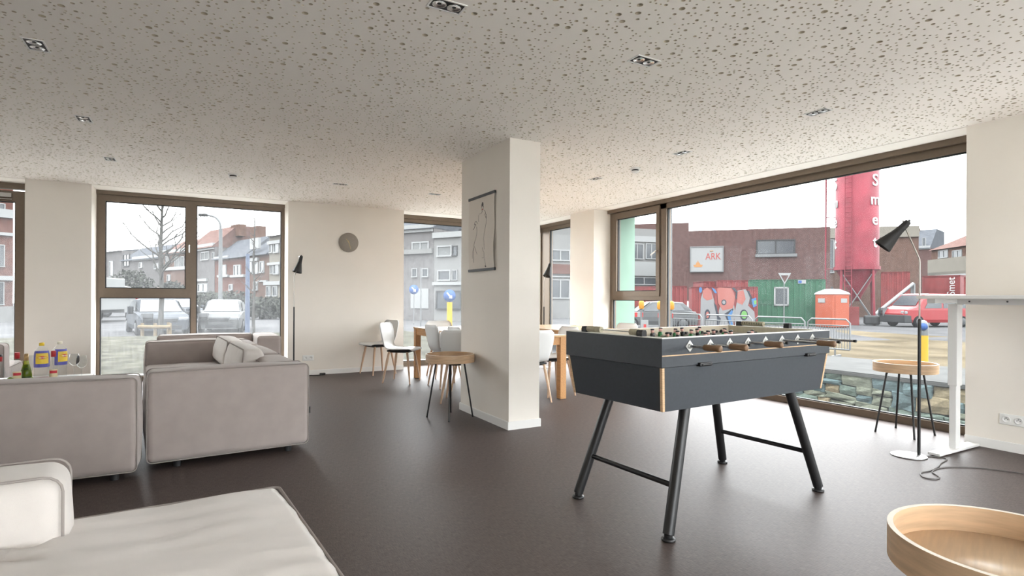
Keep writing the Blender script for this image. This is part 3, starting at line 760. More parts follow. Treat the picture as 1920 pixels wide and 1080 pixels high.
# ================================================================== wall things
def socket(label, W):
    r = thing('power_socket', label, 'socket', W)
    b = MB(); b.rbox(-.078, .078, -.040, .040, 0, .010, .004, 1); b.build('plate', 'socket_white', r)
    for x in (-.036, .036):
        b = MB(); b.lathe([(.0, .0105), (.020, .0105), (.0215, .0135), (.024, .0135), (.026, .010)], 24, (x, 0, 0)); f_ = b.build('outlet', 'socket_white', r)
        b = MB()
        for d in (-.009, .009): b.cyl((x+d, 0, .0106), (x+d, 0, .012), .003, n=10)
        b.cyl((x, .010, .0106), (x, .010, .016), .0028, n=10); b.build('outlet_holes', 'bar_grey', f_)
    return r
socket('white double power socket low on the back wall beside the sofa', axes((1.372, YB, .249), (1, 0, 0), (0, 0, 1), (0, -1, 0)))
socket('white double power socket low on the wall at the right edge', axes((XR, 1.795, .238), (0, -1, 0), (0, 0, 1), (-1, 0, 0)))
CK = thing('wall_clock', 'round grey wall clock with thin gold hands', 'clock', axes((1.937, YB, 1.948), (1, 0, 0), (0, 0, 1), (0, -1, 0)))
b = MB(); b.lathe([(0, 0), (.140, 0), (.144, .004), (.144, .026), (.141, .029), (0, .029)], 64); b.build('dial', 'clock_grey', CK)
def hand(a, L, w, z, back=.03):
    b = MB(); T = Matrix.Rotation(-math.radians(a), 4, 'Z'); b.box(-w, w, -back, L, z, z+.002, T=T); return b.build('hand', 'clock_hand', CK)
hand(163, .105, .0022, .031); hand(-38, .065, .0022, .034, .02)
b = MB(); b.cyl((0, 0, .029), (0, 0, .037), .005, n=12); b.build('hub', 'clock_hand', CK)
# hanging line drawing on the pillar
PO = thing('hanging_print', 'line drawing print hung between two dark bars on the pillar', 'picture', axes((cx0, 4.692, 1.39), (0, -1, 0), (0, 0, 1), (-1, 0, 0)))
Wp, Hp = .265, .69
for z, nm in ((0, 'bar'), (Hp, 'bar')):
    b = MB(); b.rbox(-Wp-.012, Wp+.012, z-.012, z+.012, .002, .020, .002, 1, sm=False); b.build(nm, 'bar_grey', PO)
b = MB(); N = 24; V = []
def curlz(i, s): t = i/N; return .010+.010*math.sin(t*math.pi)*abs(s) + .012*math.sin(t*math.pi*2.2+.6)*max(0, s)**2*math.sin(t*math.pi)
for th_ in (0, .0012):
    for i in range(N+1):
        for k in range(13):
            s = -1+2*k/12; V.append((s*Wp, Hp*i/N, curlz(i, s)+th_))
fs = []
for o_ in (0, (N+1)*13):
    for i in range(N):
        for k in range(12):
            a = o_+i*13+k; fs.append((a, a+1, a+14, a+13))
b.add(V, fs, 0, True); b.build('sheet', 'paper', PO)
def ink(pts, wdt, m='ink', name='pen_line'):
    b = MB(); P = []
    for x, y in pts: P.append((x*Wp, y*Hp, curlz(max(0, min(N, y*N)), x)+.002))
    b.tube(smooth(P, 5), wdt, 5); return b.build(name, m, PO)
b = MB(); b.add([(x*Wp, y*Hp, curlz(y*N, x)+.0026) for x, y in ((.02, .84), (.0, .88), (.06, .915), (.14, .91), (.17, .88), (.15, .84), (.10, .865), (.05, .85))], [tuple(range(8))]); b.build('hair', 'ink', PO)
ink([(.02, .87), (.01, .83), (.05, .795), (.10, .79), (.15, .82), (.16, .86)], .0012)
ink([(.07, .818), (.10, .815), (.12, .82)], .004, 'ink_red', 'lips')
ink([(.06, .785), (-.04, .765), (-.18, .765)], .0014)
ink([(-.2, .755), (-.22, .71), (-.20, .66)], .0009); ink([(.22, .80), (.30, .78), (.36, .74), (.42, .72)], .0016); ink([(.28, .75), (.34, .70), (.40, .68), (.38, .71)], .0016)
ink([(-.55, .63), (-.48, .67), (-.40, .675), (-.30, .64)], .0016); ink([(-.50, .60), (-.46, .64), (-.42, .62)], .0016); ink([(-.62, .57), (-.55, .585), (-.50, .61)], .002)
ink([(.40, .72), (.38, .62), (.28, .52), (.20, .44), (.22, .36), (.27, .27)], .0011); ink([(-.36, .60), (-.34, .52), (-.42, .44), (-.54, .38), (-.56, .33)], .0011)
ink([(-.56, .33), (-.62, .24), (-.62, .17), (-.60, .11)], .0012); ink([(-.52, .33), (-.42, .27), (-.32, .22)], .0012); ink([(-.58, .31), (-.68, .25), (-.70, .17)], .0009)
ink([(.10, .30), (.16, .25), (.22, .23), (.24, .17), (.32, .09), (.36, .045)], .0014); ink([(.30, .05), (.36, .035), (.38, .05)], .004); ink([(.06, .16), (.2, .165)], .001)

# ================================================================== ceiling fittings
def downlight(label, x, y, along):
    r = thing('recessed_spotlight', label, 'spotlight', axes((x, y, H), (1, 0, 0) if along == 'x' else (0, 1, 0), (0, 1, 0) if along == 'x' else (-1, 0, 0), (0, 0, 1)), 'recessed twin ceiling spots')
    a, c, e = .085, .050, .008
    b = MB(); b.box(-a, a, -c, -c+e, -.004, .001); b.box(-a, a, c-e, c, -.004, .001); b.box(-a, -a+e, -c+e, c-e, -.004, .001); b.box(a-e, a, -c+e, c-e, -.004, .001); b.build('frame', 'plastic_white', r)
    b = MB(); b.box(-a+e, a-e, -c+e, c-e, -.0008, .0005); b.build('recess', 'black_matte', r)
    for x_ in (-.037, .037):
        b = MB(); b.lathe([(.031, -.002), (.034, -.0045), (.030, -.0045), (.022, -.002), (.012, -.0015), (0, -.0015)], 28, (x_, 0, 0)); lp = b.build('lamp', 'lamp_reflector', r)
        b = MB(); b.lathe([(0, -.003), (.009, -.003), (.010, -.0014)], 16, (x_, 0, 0)); b.build('lamp_centre', 'black_matte', lp)
    return r
for lab, x, y, al in (('twin ceiling spot at the left edge, nearest the camera', -.789, 3.939, 'y'), ('twin ceiling spot above the left sofa, second from the camera', -.790, 5.39, 'y'),
    ('twin ceiling spot farthest along the left row, near the glazed door', -.790, 6.833, 'y'), ('twin ceiling spot at the top edge of the picture', 1.007, 2.44, 'x'),
    ('twin ceiling spot above the table football', 2.231, 2.44, 'x'), ('twin ceiling spot above the big window, nearest the right wall pier', 3.941, 2.47, 'y'),
    ('twin ceiling spot in the middle of the row along the big window', 3.943, 3.79, 'y'), ('twin ceiling spot at the far end of the row along the big window', 3.95, 5.105, 'y'),
    ('twin ceiling spot above the clock wall', 1.479, 6.92, 'x'), ('twin ceiling spot just left of the pillar', 2.708, 6.94, 'x')):
    downlight(lab, x, y, al)
def detector(label, x, y):
    r = thing('smoke_detector', label, 'smoke detector', TR(x, y, H), 'ceiling smoke detectors')
    b = MB(); b.lathe([(0, 0), (.05, 0), (.052, -.004), (.052, -.016), (.048, -.02), (0, -.02)], 32); b.build('base', 'plastic_white', r)
    b = MB(); b.lathe([(.036, -.02), (.036, -.034)], 24); b.build('vent_ring', 'black_matte', r)
    b = MB(); b.lathe([(.040, -.034), (.042, -.036), (.040, -.044), (.028, -.052), (0, -.053), ], 32); b.lathe([(0, -.034), (.040, -.034)], 32); b.build('cap', 'plastic_white', r)
detector('white round smoke detector on the ceiling in front of the three-part window', .319, 6.95)
detector('white round smoke detector on the ceiling near the big window', 3.983, 4.48)

# ================================================================== drinks table behind the sofa
CT = thing('coffee_table', 'low table holding the bottles behind the left sofa back', 'coffee table', TR(-2.1, 5.20))
mat('table_white', (.8, .79, .77), .4)
b = MB(); b.rbox(0, 1.25, 0, 1.21, .382, .410, .004, 1, sm=False); b.build('table_top', 'table_white', CT)
for x in (.06, 1.19):
    for y in (.06, 1.15):
        b = MB(); b.cyl((x, y, 0), (x, y, .382), .02, n=14); b.build('leg', 'black_metal', CT)
mat('cap_red', (.42, .02, .025), .4); mat('cap_yellow', (.80, .55, .03), .4); mat('cap_white', (.80, .76, .62), .4); mat('cap_gold', (.42, .28, .12), .4, metal=.4)
mat('label_blue', (.10, .10, .42), .5); mat('label_yellow', (.85, .60, .06), .5); mat('label_red', (.60, .03, .05), .5); mat('label_cream', (.75, .66, .42), .5)
mat('wine_label', (.05, .09, .02), .5); mat('pet_liquid', (.72, .70, .68), .25); mat('dark_red', (.22, .03, .02), .3); mat('lime_green', (.16, .24, .03), .4)
zt_ = .410
def onT(u, y): 
    y -= .24; r_ = ray(u, 700); k = y/r_.y; return r_.x*k, y
def facing(x, y): return math.degrees(math.atan2(-y, -x))         # turn a front towards the camera
def patch(r0, zs, a0, a1, n=10):
    """curved label wrapped on a bottle, facing +x"""
    V = []; fs = []
    for j, z in enumerate(zs):
        for i in range(n+1):
            a = math.radians(a0+(a1-a0)*i/n); rr = r0(z) if callable(r0) else r0; V.append((rr*math.cos(a), rr*math.sin(a), z))
    for j in range(len(zs)-1):
        for i in range(n): a = j*(n+1)+i; fs.append((a, a+1, a+n+2, a+n+1))
    return V, fs
def jug(label, u, y, cap, turn):
    x, y = onT(u, y)
    r = thing('drink_bottle', label, 'bottle', TR(x, y, zt_, facing(x, y)+turn), 'bottles on the low table')
    pr = [(0, 0), (.046, 0), (.05, .006), (.05, .05), (.047, .06), (.05, .07), (.05, .1), (.053, .13), (.053, .21), (.048, .24), (.036, .262), (.020, .278), (.016, .284), (.016, .290)]
    b = MB(); b.lathe(pr, 28); b.build('bottle_body', 'clear_glass', r)
    b = MB(); b.lathe([(.016, .287), (.0185, .287), (.0185, .312), (.016, .314), (0, .314)], 20); b.build('cap', cap, r)
    R = lambda z: .0536 if z < .211 else .0536-(z-.21)*.17
    b = MB(); b.add(*patch(lambda z: R(z), [.105, .14, .18, .22, .245], -82, 82)); lb = b.build('sleeve_label', 'label_blue', r)
    b = MB(); b.add(*patch(lambda z: R(z)+.0006, [.135, .16, .19, .225], -52, 52)); b.build('label_band', 'label_yellow', lb)
    b = MB(); N_ = 20
    V = [(.0552, 0, .188)]+[(R(.19)*math.cos(.72*math.cos(t))+.0012, R(.19)*math.sin(.72*math.cos(t)), .188+.013*math.sin(t)) for t in [2*math.pi*i/N_ for i in range(N_)]]
    b.add(V, [(0, 1+i, 1+(i+1) % N_) for i in range(N_)]); b.build('label_logo', 'label_red', lb)
    text('logo_lettering', 'Lipton', .017, 'player_white', axes((.0565, 0, .188), (0, 1, 0), (0, 0, 1), (1, 0, 0)), lb, .0003)
    return r
jug('big iced tea bottle with yellow cap and blue and yellow label', 78, 6.42, 'cap_yellow', 4)
jug('big iced tea bottle with pale cap, standing behind and turned aside', 112, 6.55, 'cap_white', 38)
def spirit(label, u, y, cap='cap_red', turn=0, h=1.0):
    x, y = onT(u, y)
    r = thing('spirit_bottle', label, 'bottle', TR(x, y, zt_, facing(x, y)+turn), 'bottles on the low table')
    b = MB(); b.lathe([(0, 0), (.036, 0), (.038, .004), (.038, .115*h), (.034, .135*h), (.018, .155*h), (.0145, .165*h), (.0145, .20*h)], 26); b.build('bottle_body', 'clear_glass', r)
    b = MB(); b.lathe([(.0155, .188*h), (.017, .188*h), (.017, .232*h), (.0155, .234*h), (0, .234*h)], 20); b.build('cap', cap, r)
    b = MB(); b.add(*patch(.0384, [.02, .095*h], -45, 45)); lb = b.build('label', 'label_cream', r)
    b = MB(); b.add(*patch(.0388, [.066*h, .086*h], -38, 38)); b.build('label_print', 'label_red', lb)
    return r
spirit('clear bottle with red cap, right of the blue-labelled one', 100, 6.20, h=1.1)
spirit('clear bottle with red cap in the middle of the left bottles', 32, 6.15, h=1.1)
x, y = onT(-1, 6.2)
r = thing('spirit_bottle', 'clear sloping bottle with black and red cap at the left edge', 'bottle', TR(x, y, zt_, facing(x, y)), 'bottles on the low table')
b = MB(); b.lathe([(0, 0), (.052, 0), (.054, .006), (.050, .05), (.028, .13), (.0165, .18), (.0155, .21)], 26); b.build('bottle_body', 'clear_glass', r)
b = MB(); b.lathe([(.0165, .185), (.018, .185), (.018, .222)], 18); b.build('neck_band', 'cap_red', r)
b = MB(); b.lathe([(.018, .222), (.0185, .24), (0, .241)], 18); b.build('cap', 'player_black', r)
x, y = onT(49, 6.22)
r = thing('wine_bottle', 'green wine bottle with gold foil neck and dark label', 'bottle', TR(x, y, zt_, facing(x, y)), 'bottles on the low table')
b = MB(); b.lathe([(0, 0), (.036, 0), (.038, .004), (.038, .06), (.033, .10), (.021, .15), (.0145, .18), (.0140, .235)], 26); b.build('bottle_body', 'green_glass', r)
b = MB(); b.lathe([(0, .003), (.034, .005), (.036, .058), (.031, .098), (.019, .148), (0, .15)], 22); b.build('wine', 'lime_green', r)
b = MB(); b.lathe([(.0148, .182), (.0155, .182), (.0150, .238), (0, .239)], 20); b.build('foil', 'cap_gold', r)
b = MB(); b.add(*patch(.0386, [.008, .055], -60, 60)); b.build('label', 'wine_label', r)
b = MB(); b.cyl((.0285, 0, .115), (.031, 0, .114), .012, n=16); b.build('seal', 'wine_label', r)
def wineglass(label, u, y, s=1.0):
    x, y = onT(u, y)
    r = thing('wine_glass', label, 'glass', TR(x, y, zt_), 'glasses on the low table')
    b = MB(); b.lathe([(0, .085), (.012, .087), (.032, .105), (.040, .125), (.038, .16), (.033, .195), (.0318, .195), (.037, .16), (.0388, .125), (.031, .107), (.010, .090), (0, .088)], 28, T=Matrix.Scale(s, 4)); b.build('bowl', 'clear_glass', r)
    b = MB(); b.lathe([(0, 0), (.034, 0), (.034, .002), (.006, .006), (.0035, .012), (.0035, .075), (.008, .086), (0, .087)], 24, T=Matrix.Scale(s, 4)); b.build('stem', 'clear_glass', r)
    return r
wineglass('empty stemmed wine glass, the left one of the pair', 139, 6.58)
wineglass('empty stemmed wine glass, the right one of the pair beside the window', 153, 6.36)
x, y = onT(57, 6.45)
b = MB(); b.lathe([(0, 0), (.03, 0), (.03, .003), (.004, .008), (.004, .06), (.016, .075), (.022, .13), (.021, .205), (.0198, .205), (.0205, .13), (.014, .078), (0, .066)], 24)
tag(b.build('champagne_flute', 'clear_glass', None, TR(x, y, zt_)), 'tall champagne flute between the wine bottle and the yellow-capped bottle', 'glass', 'glasses on the low table')
x, y = onT(77, 6.10)
r = thing('juice_jar', 'low jar of dark red juice in front of the big bottle', 'jar', TR(x, y, zt_))
b = MB(); b.lathe([(0, 0), (.050, 0), (.053, .004), (.053, .062), (.049, .068), (.049, .075)], 26); b.build('jar_glass', 'clear_glass', r)
b = MB(); b.lathe([(0, .003), (.050, .005), (.050, .052), (0, .053)], 24); b.build('juice', 'dark_red', r)
for u, yy, rr, lab in ((8, 6.03, .03, 'halved lime lying at the left edge of the low table'), (19, 6.10, .032, 'green lime beside the red-capped bottle'), (60, 6.05, .030, 'green lime in front of the wine bottle')):
    x, y = onT(u, yy); b = MB(); b.lathe([(0, 0), (rr*.4, .003), (rr*.9, rr*.5), (rr, rr), (rr*.85, rr*1.5), (rr*.35, rr*1.9), (rr*.15, rr*2.05), (0, rr*2.07)], 18)
    tag(b.build('lime', 'lime_green', None, TR(x, y, zt_)), lab, 'fruit', 'limes on the low table')
x, y = onT(131, 6.30)
b = MB(); b.lathe([(0, 0), (.05, 0), (.085, .012), (.087, .014), (.050, .004), (0, .004)], 32)
tag(b.build('saucer', 'plastic_white', None, TR(x, y, zt_)), 'small white plate in front of the pair of wine glasses', 'plate')
# ================================================================== outside
GZ = -.45
mat('asphalt', (0.03656, 0.03656, 0.03768), .9, spec=0, var=.12, vscale=.6, detail=3)
mat('verge', (0.02561, 0.02498, 0.01921), .95, spec=0, var=.30, vscale=2.5, detail=3)
mat('sand', (0.04608, 0.03806, 0.02605), .95, spec=0, var=.30, vscale=.5, detail=3)
mat('pale_paving', (0.04702, 0.04702, 0.04612), .9, spec=0, var=.1, vscale=2)
mat('stone_a', (0.07224, 0.0911, 0.07852), .85, spec=0, var=.2, vscale=9); mat('stone_b', (0.09737, 0.1036, 0.08167), .85, spec=0, var=.2, vscale=9); mat('stone_c', (0.05652, 0.07852, 0.08167), .85, spec=0, var=.2, vscale=9)
mat('stone_d', (0.1256, 0.1036, 0.06911), .85, spec=0, var=.2, vscale=9); mat('mortar', (0.04027, 0.0443, 0.03624), .95, spec=0, var=.2, vscale=20)
mat('brick_dark', (0.03735, 0.02241, 0.02055), .9, spec=0, var=.15, vscale=4, detail=3); mat('brick_red', (0.04152, 0.018, 0.01384), .9, spec=0, var=.15, vscale=3, detail=3)
mat('brick_brown', (0.04429, 0.02767, 0.02213), .9, spec=0, var=.15, vscale=3, detail=3); mat('brick_grey', (0.05304, 0.05073, 0.05073), .9, spec=0, var=.12, vscale=3, detail=3)
mat('render_pale', (0.07491, 0.07491, 0.07365), .9, spec=0, var=.04, vscale=2); mat('cream_wall', (0.07611, 0.07046, 0.06061), .9, spec=0, var=.05, vscale=2)
mat('slate', (0.03229, 0.03444, 0.03876), .8, spec=0, var=.15, vscale=3); mat('roof_red', (0.05376, 0.03456, 0.03072), .85, spec=0, var=.2, vscale=3)
mat('ext_white', (0.09891, 0.1013, 0.1013), .6, spec=0.12); mat('ext_glass', (0.01537, 0.01844, 0.02153), .25, spec=.35); mat('ext_dark', (0.0123, 0.01292, 0.01384), .6, spec=0.12); mat('curtain', (0.06282, 0.06523, 0.06523), .8, spec=0)
mat('box_red', (0.06766, 0.01076, 0.01076), .6, spec=0.12, var=.15, vscale=2, detail=3); mat('box_green', (0.006918, 0.0346, 0.018), .55, spec=0.12, var=.08, vscale=2); mat('box_green_dark', (0.004919, 0.02614, 0.01384), .55, spec=0.12)
mat('toilet_orange', (0.123, 0.0246, 0.009841), .55, spec=0.12); mat('silo_red', (0.0738, 0.008611, 0.01384), .6, spec=0.12, var=.2, vscale=.8, detail=3); mat('van_red', (0.09841, 0.00615, 0.007688), .3, spec=.25)
mat('yellow', (0.1906, 0.1107, 0.003075), .6, spec=0.12); mat('sign_blue', (0.009225, 0.03075, 0.09841), .5, spec=0.12); mat('barrier_red', (0.1537, 0.009225, 0.009225), .5, spec=0.12); mat('amber', (0.1844, 0.07688, 0.001537), .4, spec=0.12)
mat('galvanised', (0.06089, 0.06364, 0.06504), .5, spec=0.12, metal=.3); mat('bark', (0.02614, 0.02552, 0.02399), .95, spec=0, var=.2, vscale=8); mat('stake_wood', (0.06273, 0.04797, 0.02952), .9, spec=0, var=.1, vscale=8)
mat('car_grey', (0.02092, 0.02337, 0.02706), .6, spec=.03); mat('car_white', (0.03197, 0.03293, 0.03342), .6, spec=.05); mat('car_silver', (0.02842, 0.02959, 0.03077), .45, spec=.1); mat('tyre', (0.00615, 0.00615, 0.006458), .8, spec=0); mat('hedge', (0.01844, 0.01999, 0.01691), .95, spec=0, var=.4, vscale=3, detail=3)
mat('pipe_blue', (0.03075, 0.03997, 0.0615), .5, spec=0.12); mat('spray_white', (0.07533, 0.07533, 0.07752), .7, spec=0.12); mat('spray_pink', (0.1107, 0.0369, 0.03075), .7, spec=0.12); mat('spray_blue', (0.01844, 0.05228, 0.1107), .7, spec=0.12); mat('spray_green', (0.04306, 0.1046, 0.03075), .7, spec=0.12); mat('spray_black', (0.009225, 0.01076, 0.01537), .7, spec=0.12)
mat('letter_white', (.2, .2, .2), .6, spec=0.12); mat('ark_red', (0.123, 0.01844, 0.01537), .6, spec=0.12); mat('ark_orange', (0.1384, 0.06766, 0.0246), .6, spec=0.12); mat('headlight', (0.09062, 0.09267, 0.09664), .2, spec=0.12)

# ground: street level, a planted mound behind the back windows, the building site with sand, the sunk strip and its stone wall
def surface(name, m, x0, x1, y0, y1, fz, nx, ny, label):
    V = [(x0+(x1-x0)*i/nx, y0+(y1-y0)*j/ny) for j in range(ny+1) for i in range(nx+1)]
    b = MB(); b.add([(x, y, fz(x, y)) for x, y in V], [(j*(nx+1)+i, j*(nx+1)+i+1, (j+1)*(nx+1)+i+1, (j+1)*(nx+1)+i) for j in range(ny) for i in range(nx)], 0, True)
    return struct(b.build(name, m), label)
XW = 9.0
mat('bounce_gravel', (.46, .45, .43), .95, spec=0, var=.1, vscale=8)  # unseen ground, pale so that it throws daylight up at the ceiling
mat('bounce_slab', (.80, .78, .74), .9, var=.05, vscale=1)  # bright unseen ground that works as a reflector for the room
surface('street', 'asphalt', -120, 140, -120, 160, lambda x, y: GZ-.45 if (x > -5 and x < XW+.3 and y > -5 and y < 10) else GZ, 104, 112, 'grey street surface')
def mound(x, y):
    t = max(0, min(1, (y-9.3)/7)); s = max(0, min(1, (21.5-y)/2.5)); e = max(0, min(1, (9-x)/3))*max(0, min(1, (x+14)/3))
    n = .06*noise.noise(Vector((x*.5, y*.5, 0)))+.03*noise.noise(Vector((x*2, y*2, 4)))
    return (GZ-.05)+(.36+.16*t+n)*s*e
surface('verge', 'verge', -14, 9, 9.4, 21.5, mound, 70, 50, 'sparse grass verge outside the back windows')
def site(x, y):
    t = max(0, min(1, (x-XW)/16)); a = max(0, min(1, (32-x)/4))
    n = .16*noise.noise(Vector((x*.35, y*.35, 9)))*max(0, min(1, (x-13.5)/3))
    return (GZ-.06)+(.39*(1-t)+.06+n)*a
surface('site_ground', 'sand', XW+.2, 34, -6, 17, site, 70, 60, 'sandy building site ground')
surface('trim_3', 'pale_paving', XW-.02, XW+2.9, -4, 12, lambda x, y: site(x, y)+.05, 6, 20, 'pale paving along the stone wall')
b = MB(); b.box(-6, XF+.6, YF+.1, 10.15, -.3, -.05); struct(b.build('bounce_strip', 'bounce_gravel'), 'unseen pale strip added along the facade to bounce daylight in')  # added out of view to bounce daylight through the back windows
b = MB(); b.box(-6, XF+.5, -9, YN-.35, -.3, -.05); struct(b.build('terrace', 'bounce_slab'), 'unseen terrace behind the camera, made pale to reflect light indoors')  # added out of view, its brightness lifts the near ceiling
b = MB(); b.box(XF+.5, XW+.02, -5, 9.3, GZ-.9, -.86); struct(b.build('sunk_strip', 'bounce_gravel'), 'hidden floor of the sunk strip, made pale to light the ceiling')  # floor out of view, pale only to bounce light through the big window
SWL = thing('stone_wall', 'low rubble stone wall outside the big window', 'wall', TR(XW, 0, 0))
b = MB(); b.box(.05, .30, -3.9, 10, -.9, -.065); b.build('wall_core', 'mortar', SWL)
rs = random.Random(12); smesh = {}
def stone_mesh(sd):
    mb = MB()
    def fn(o, h):
        n1 = noise.noise_vector(Vector((o.y*2.2, o.z*2.2, sd)))
        return Vector((o.x*(.6+.5*(1-max(abs(o.y), abs(o.z))*2))+.03*n1.x, o.y+.10*n1.y, o.z+.13*n1.z))
    mb.rbox(-.06, .06, -.5, .5, -.5, .5, .05, 1, 1, fn, sm=False)
    return mb
for k in range(6):
    smesh[k] = [stone_mesh(k*7.3+1).mesh('stone', mm) for mm in ('stone_a', 'stone_b', 'stone_c', 'stone_d')]
def lay(y0, wd, z0, hh):
    me = smesh[rs.randrange(6)][rs.choices((0, 1, 2, 3), (5, 4, 3, 1))[0]]
    link('stone', me, SWL, Matrix.Translation((rs.uniform(.0, .03), y0+wd/2, z0+hh/2)) @ Matrix.Rotation(rs.uniform(-.09, .09), 4, 'X') @ Matrix.Diagonal((1, wd*1.02, hh*1.0, 1)))
z = -.90
for hh in (.22, .20, .24, .20):                        # rough courses, many of them split into thinner stones
    y = .9+rs.random()*.3
    while y < 8.8:
        wd = rs.uniform(.18, .50); t_ = rs.random()
        dz = rs.uniform(-.02, .02)
        if t_ < .42:
            k_ = rs.uniform(.35, .65); lay(y, wd, z+dz, hh*k_); w1 = wd*rs.uniform(.4, .6)
            if wd > .32: lay(y, w1, z+dz+hh*k_, hh*(1-k_)); lay(y+w1, wd-w1, z+dz+hh*k_, hh*(1-k_))
            else: lay(y, wd, z+dz+hh*k_, hh*(1-k_))
        else: lay(y, wd, z+dz, hh)
        y += wd
    z += hh-.006
b = MB(); b.box(-.04, .32, -3.9, 10, -.066, -.02); b.build('coping', 'pale_paving', SWL)

# ------------------------------------------------------------------ buildings
def hit(A, Bp, u, v):
    """where the direction (u,v) meets the upright plane through A and Bp -> (metres along, height)"""
    r = ray(u, v); e = (Bp-A); L = e.length; e = e/L; n = Vector((-e.y, e.x, 0))
    k = n.dot(A-CAMP)/n.dot(r); p = CAMP+r*k
    return (p-A).dot(e), p.z
def flat(p): return Vector((p.x, p.y, 0))
def building(label, u0, d0, u1, d1, vtop, wallm, rects=(), depth=5, roof=None, z0=GZ, name='house', cat='building', group=None, bands=(), vt2=None, chim=()):
    """front between two photo columns at known distances; rects are (u0,u1,v0,v1,kind) on that front"""
    A, Bq = flat(PX(u0, 560, d0)), flat(PX(u1, 560, d1)); e = (Bq-A); L = e.length; e.normalize(); out = Vector((e.y, -e.x, 0))
    if out.dot(A) > 0: out = -out
    W = axes(A, e, -out, (0, 0, 1))                       # x along, y inwards, z up
    r = thing(name, label, cat, W, group)
    um = (u0+u1)/2; zt = hit(A, Bq, um, vtop)[1]
    b = MB(); b.box(0, L, 0, depth, z0, zt); b.build('wall', wallm, r)
    if roof:
        rm, vr, kind = roof; zr = hit(A, Bq, um, vr)[1]
        b = MB()
        if kind == 'gable_along':
            b.prism([(-.25, zt-.05), (depth+.25, zt-.05), (depth/2, zr)], -.15, L+.15, 'x')
        elif kind == 'front_slope':
            b.prism([(-.35, zt-.06), (depth, zt-.06), (depth, zr), (depth*.45, zr)], 0, L, 'x')
        else:
            b.prism([(-.2, zt-.05), (L+.2, zt-.05), (L/2, zr)], -.1, depth, 'y')
        b.build('roof', rm, r)
    for (a, c, v0, v1, m_) in bands:
        s0, z1_ = hit(A, Bq, a, v0); s1, z2_ = hit(A, Bq, c, v1)
        b = MB(); b.box(s0, s1, -.18, .05, z2_, z1_); b.build('band', m_, r)
    for (a, c, v0, v1, m_) in chim:
        s0, z1_ = hit(A, Bq, a, v0); s1, _ = hit(A, Bq, c, v0); z2_ = hit(A, Bq, a, v1)[1]
        b = MB(); b.box(s0, s1, depth*.4, depth*.4+.8, z2_-.5, z1_); ch_ = b.build('chimney', m_, r)
        b = MB()
        for q in (.3, .7): b.cyl((s0+(s1-s0)*q, depth*.4+.4, z1_), (s0+(s1-s0)*q, depth*.4+.4, z1_+.35), .13, n=8)
    for (a, c, v0, v1, kind) in rects:
        s0, z1_ = hit(A, Bq, a, v0); s1, _ = hit(A, Bq, c, v0); z2_ = hit(A, Bq, a, v1)[1]
        if kind == 'door':
            b = MB(); b.box(s0, s1, -.06, .03, z2_, z1_); b.build('garage_door', 'ext_white', r); continue
        fm = 'ext_white' if kind != 'dark' else 'ext_dark'; f = min(.10, (s1-s0)*.12)
        b = MB(); b.box(s0, s1, -.09, .05, z1_-f, z1_); b.box(s0, s1, -.14, .05, z2_, z2_+f); b.box(s0, s0+f, -.09, .05, z2_+f, z1_-f); b.box(s1-f, s1, -.09, .05, z2_+f, z1_-f)
        if s1-s0 > 1.5: mid_ = (s0+s1)/2; b.box(mid_-f/2, mid_+f/2, -.08, .05, z2_+f, z1_-f)
        wn = b.build('window', fm, r)
        b = MB(); b.box(s0+f, s1-f, -.03, .02, z2_+f, z1_-f); b.build('window_glass', 'curtain' if kind == 'curtain' else 'ext_glass', wn)
    return r
FARG = 'houses across the street'
def along(u, ua, da, ub, db):
    """distance at photo column u of the straight street front from (ua, da) to (ub, db)"""
    A, Bq = flat(PX(ua, 560, da)), flat(PX(ub, 560, db)); e = Bq-A; r = ray(u, 560); k = (A.x*e.y-A.y*e.x)/(r.x*e.y-r.y*e.x); return k
D1 = lambda u: along(u, 150, 84, 352, 62)
D2 = lambda u: along(u, 352, 62, 548, 46)
D3 = lambda u: along(u, 690, 42, 905, 37)
# seen through the glazed door
building('red brick apartment house with white bands seen through the glazed door', -170, 30, 24, 34, 330, 'brick_red',
    [(-8, 8, 458, 500, 'w'), (-8, 7, 528, 572, 'w'), (-60, -30, 458, 500, 'w'), (-8, 9, 380, 402, 'w')], bands=[(-169, 23, 372, 410, 'ext_white'), (-169, 23, 421, 443, 'ext_white'), (-169, 23, 512, 526, 'ext_white'), (-169, 23, 576, 606, 'render_pale')], depth=12)
# through the three-part window
building('grey stepped house at the left end of the terrace', 150.5, D1(150.5), 228, D1(228), 474, 'brick_grey', [(206, 213, 490, 520, 'w'), (185, 192, 490, 520, 'w')], roof=('slate', 470, 'front_slope'), group=FARG)
building('grey long house with roof dormers behind the bare tree', 228.5, D1(228.5), 306, D1(306), 486, 'brick_grey', [(232, 243, 477, 500, 'dark'), (262, 268, 492, 503, 'w'), (290, 298, 494, 505, 'w')], roof=('slate', 458, 'front_slope'), bands=[(250, 304, 482, 485, 'ext_white')], group=FARG)
building('brick house with white eaves left of the mullion', 306.5, D1(306.5), 352, D1(352), 474, 'brick_brown', [(311, 318, 480, 498, 'w'), (328, 346, 482, 502, 'curtain'), (314, 320, 515, 535, 'w')], roof=('roof_red', 446, 'front_slope'), bands=[(306, 351, 470, 474, 'ext_white'), (306, 351, 502, 505, 'ext_white')], group=FARG)
building('house with steep red roof and chimney behind the street lamp', 352.5, D2(352.5), 402, D2(402), 466, 'brick_grey', [(378, 393, 473, 489, 'curtain'), (399, 402, 473, 486, 'w'), (372, 390, 532, 548, 'w')], roof=('roof_red', 424, 'front_slope'), bands=[(353, 402, 463, 467, 'ext_white'), (353, 390, 524, 527, 'ext_white')], chim=[(395, 409, 419, 432, 'brick_brown'), (383, 390, 427, 436, 'brick_brown')], group=FARG)
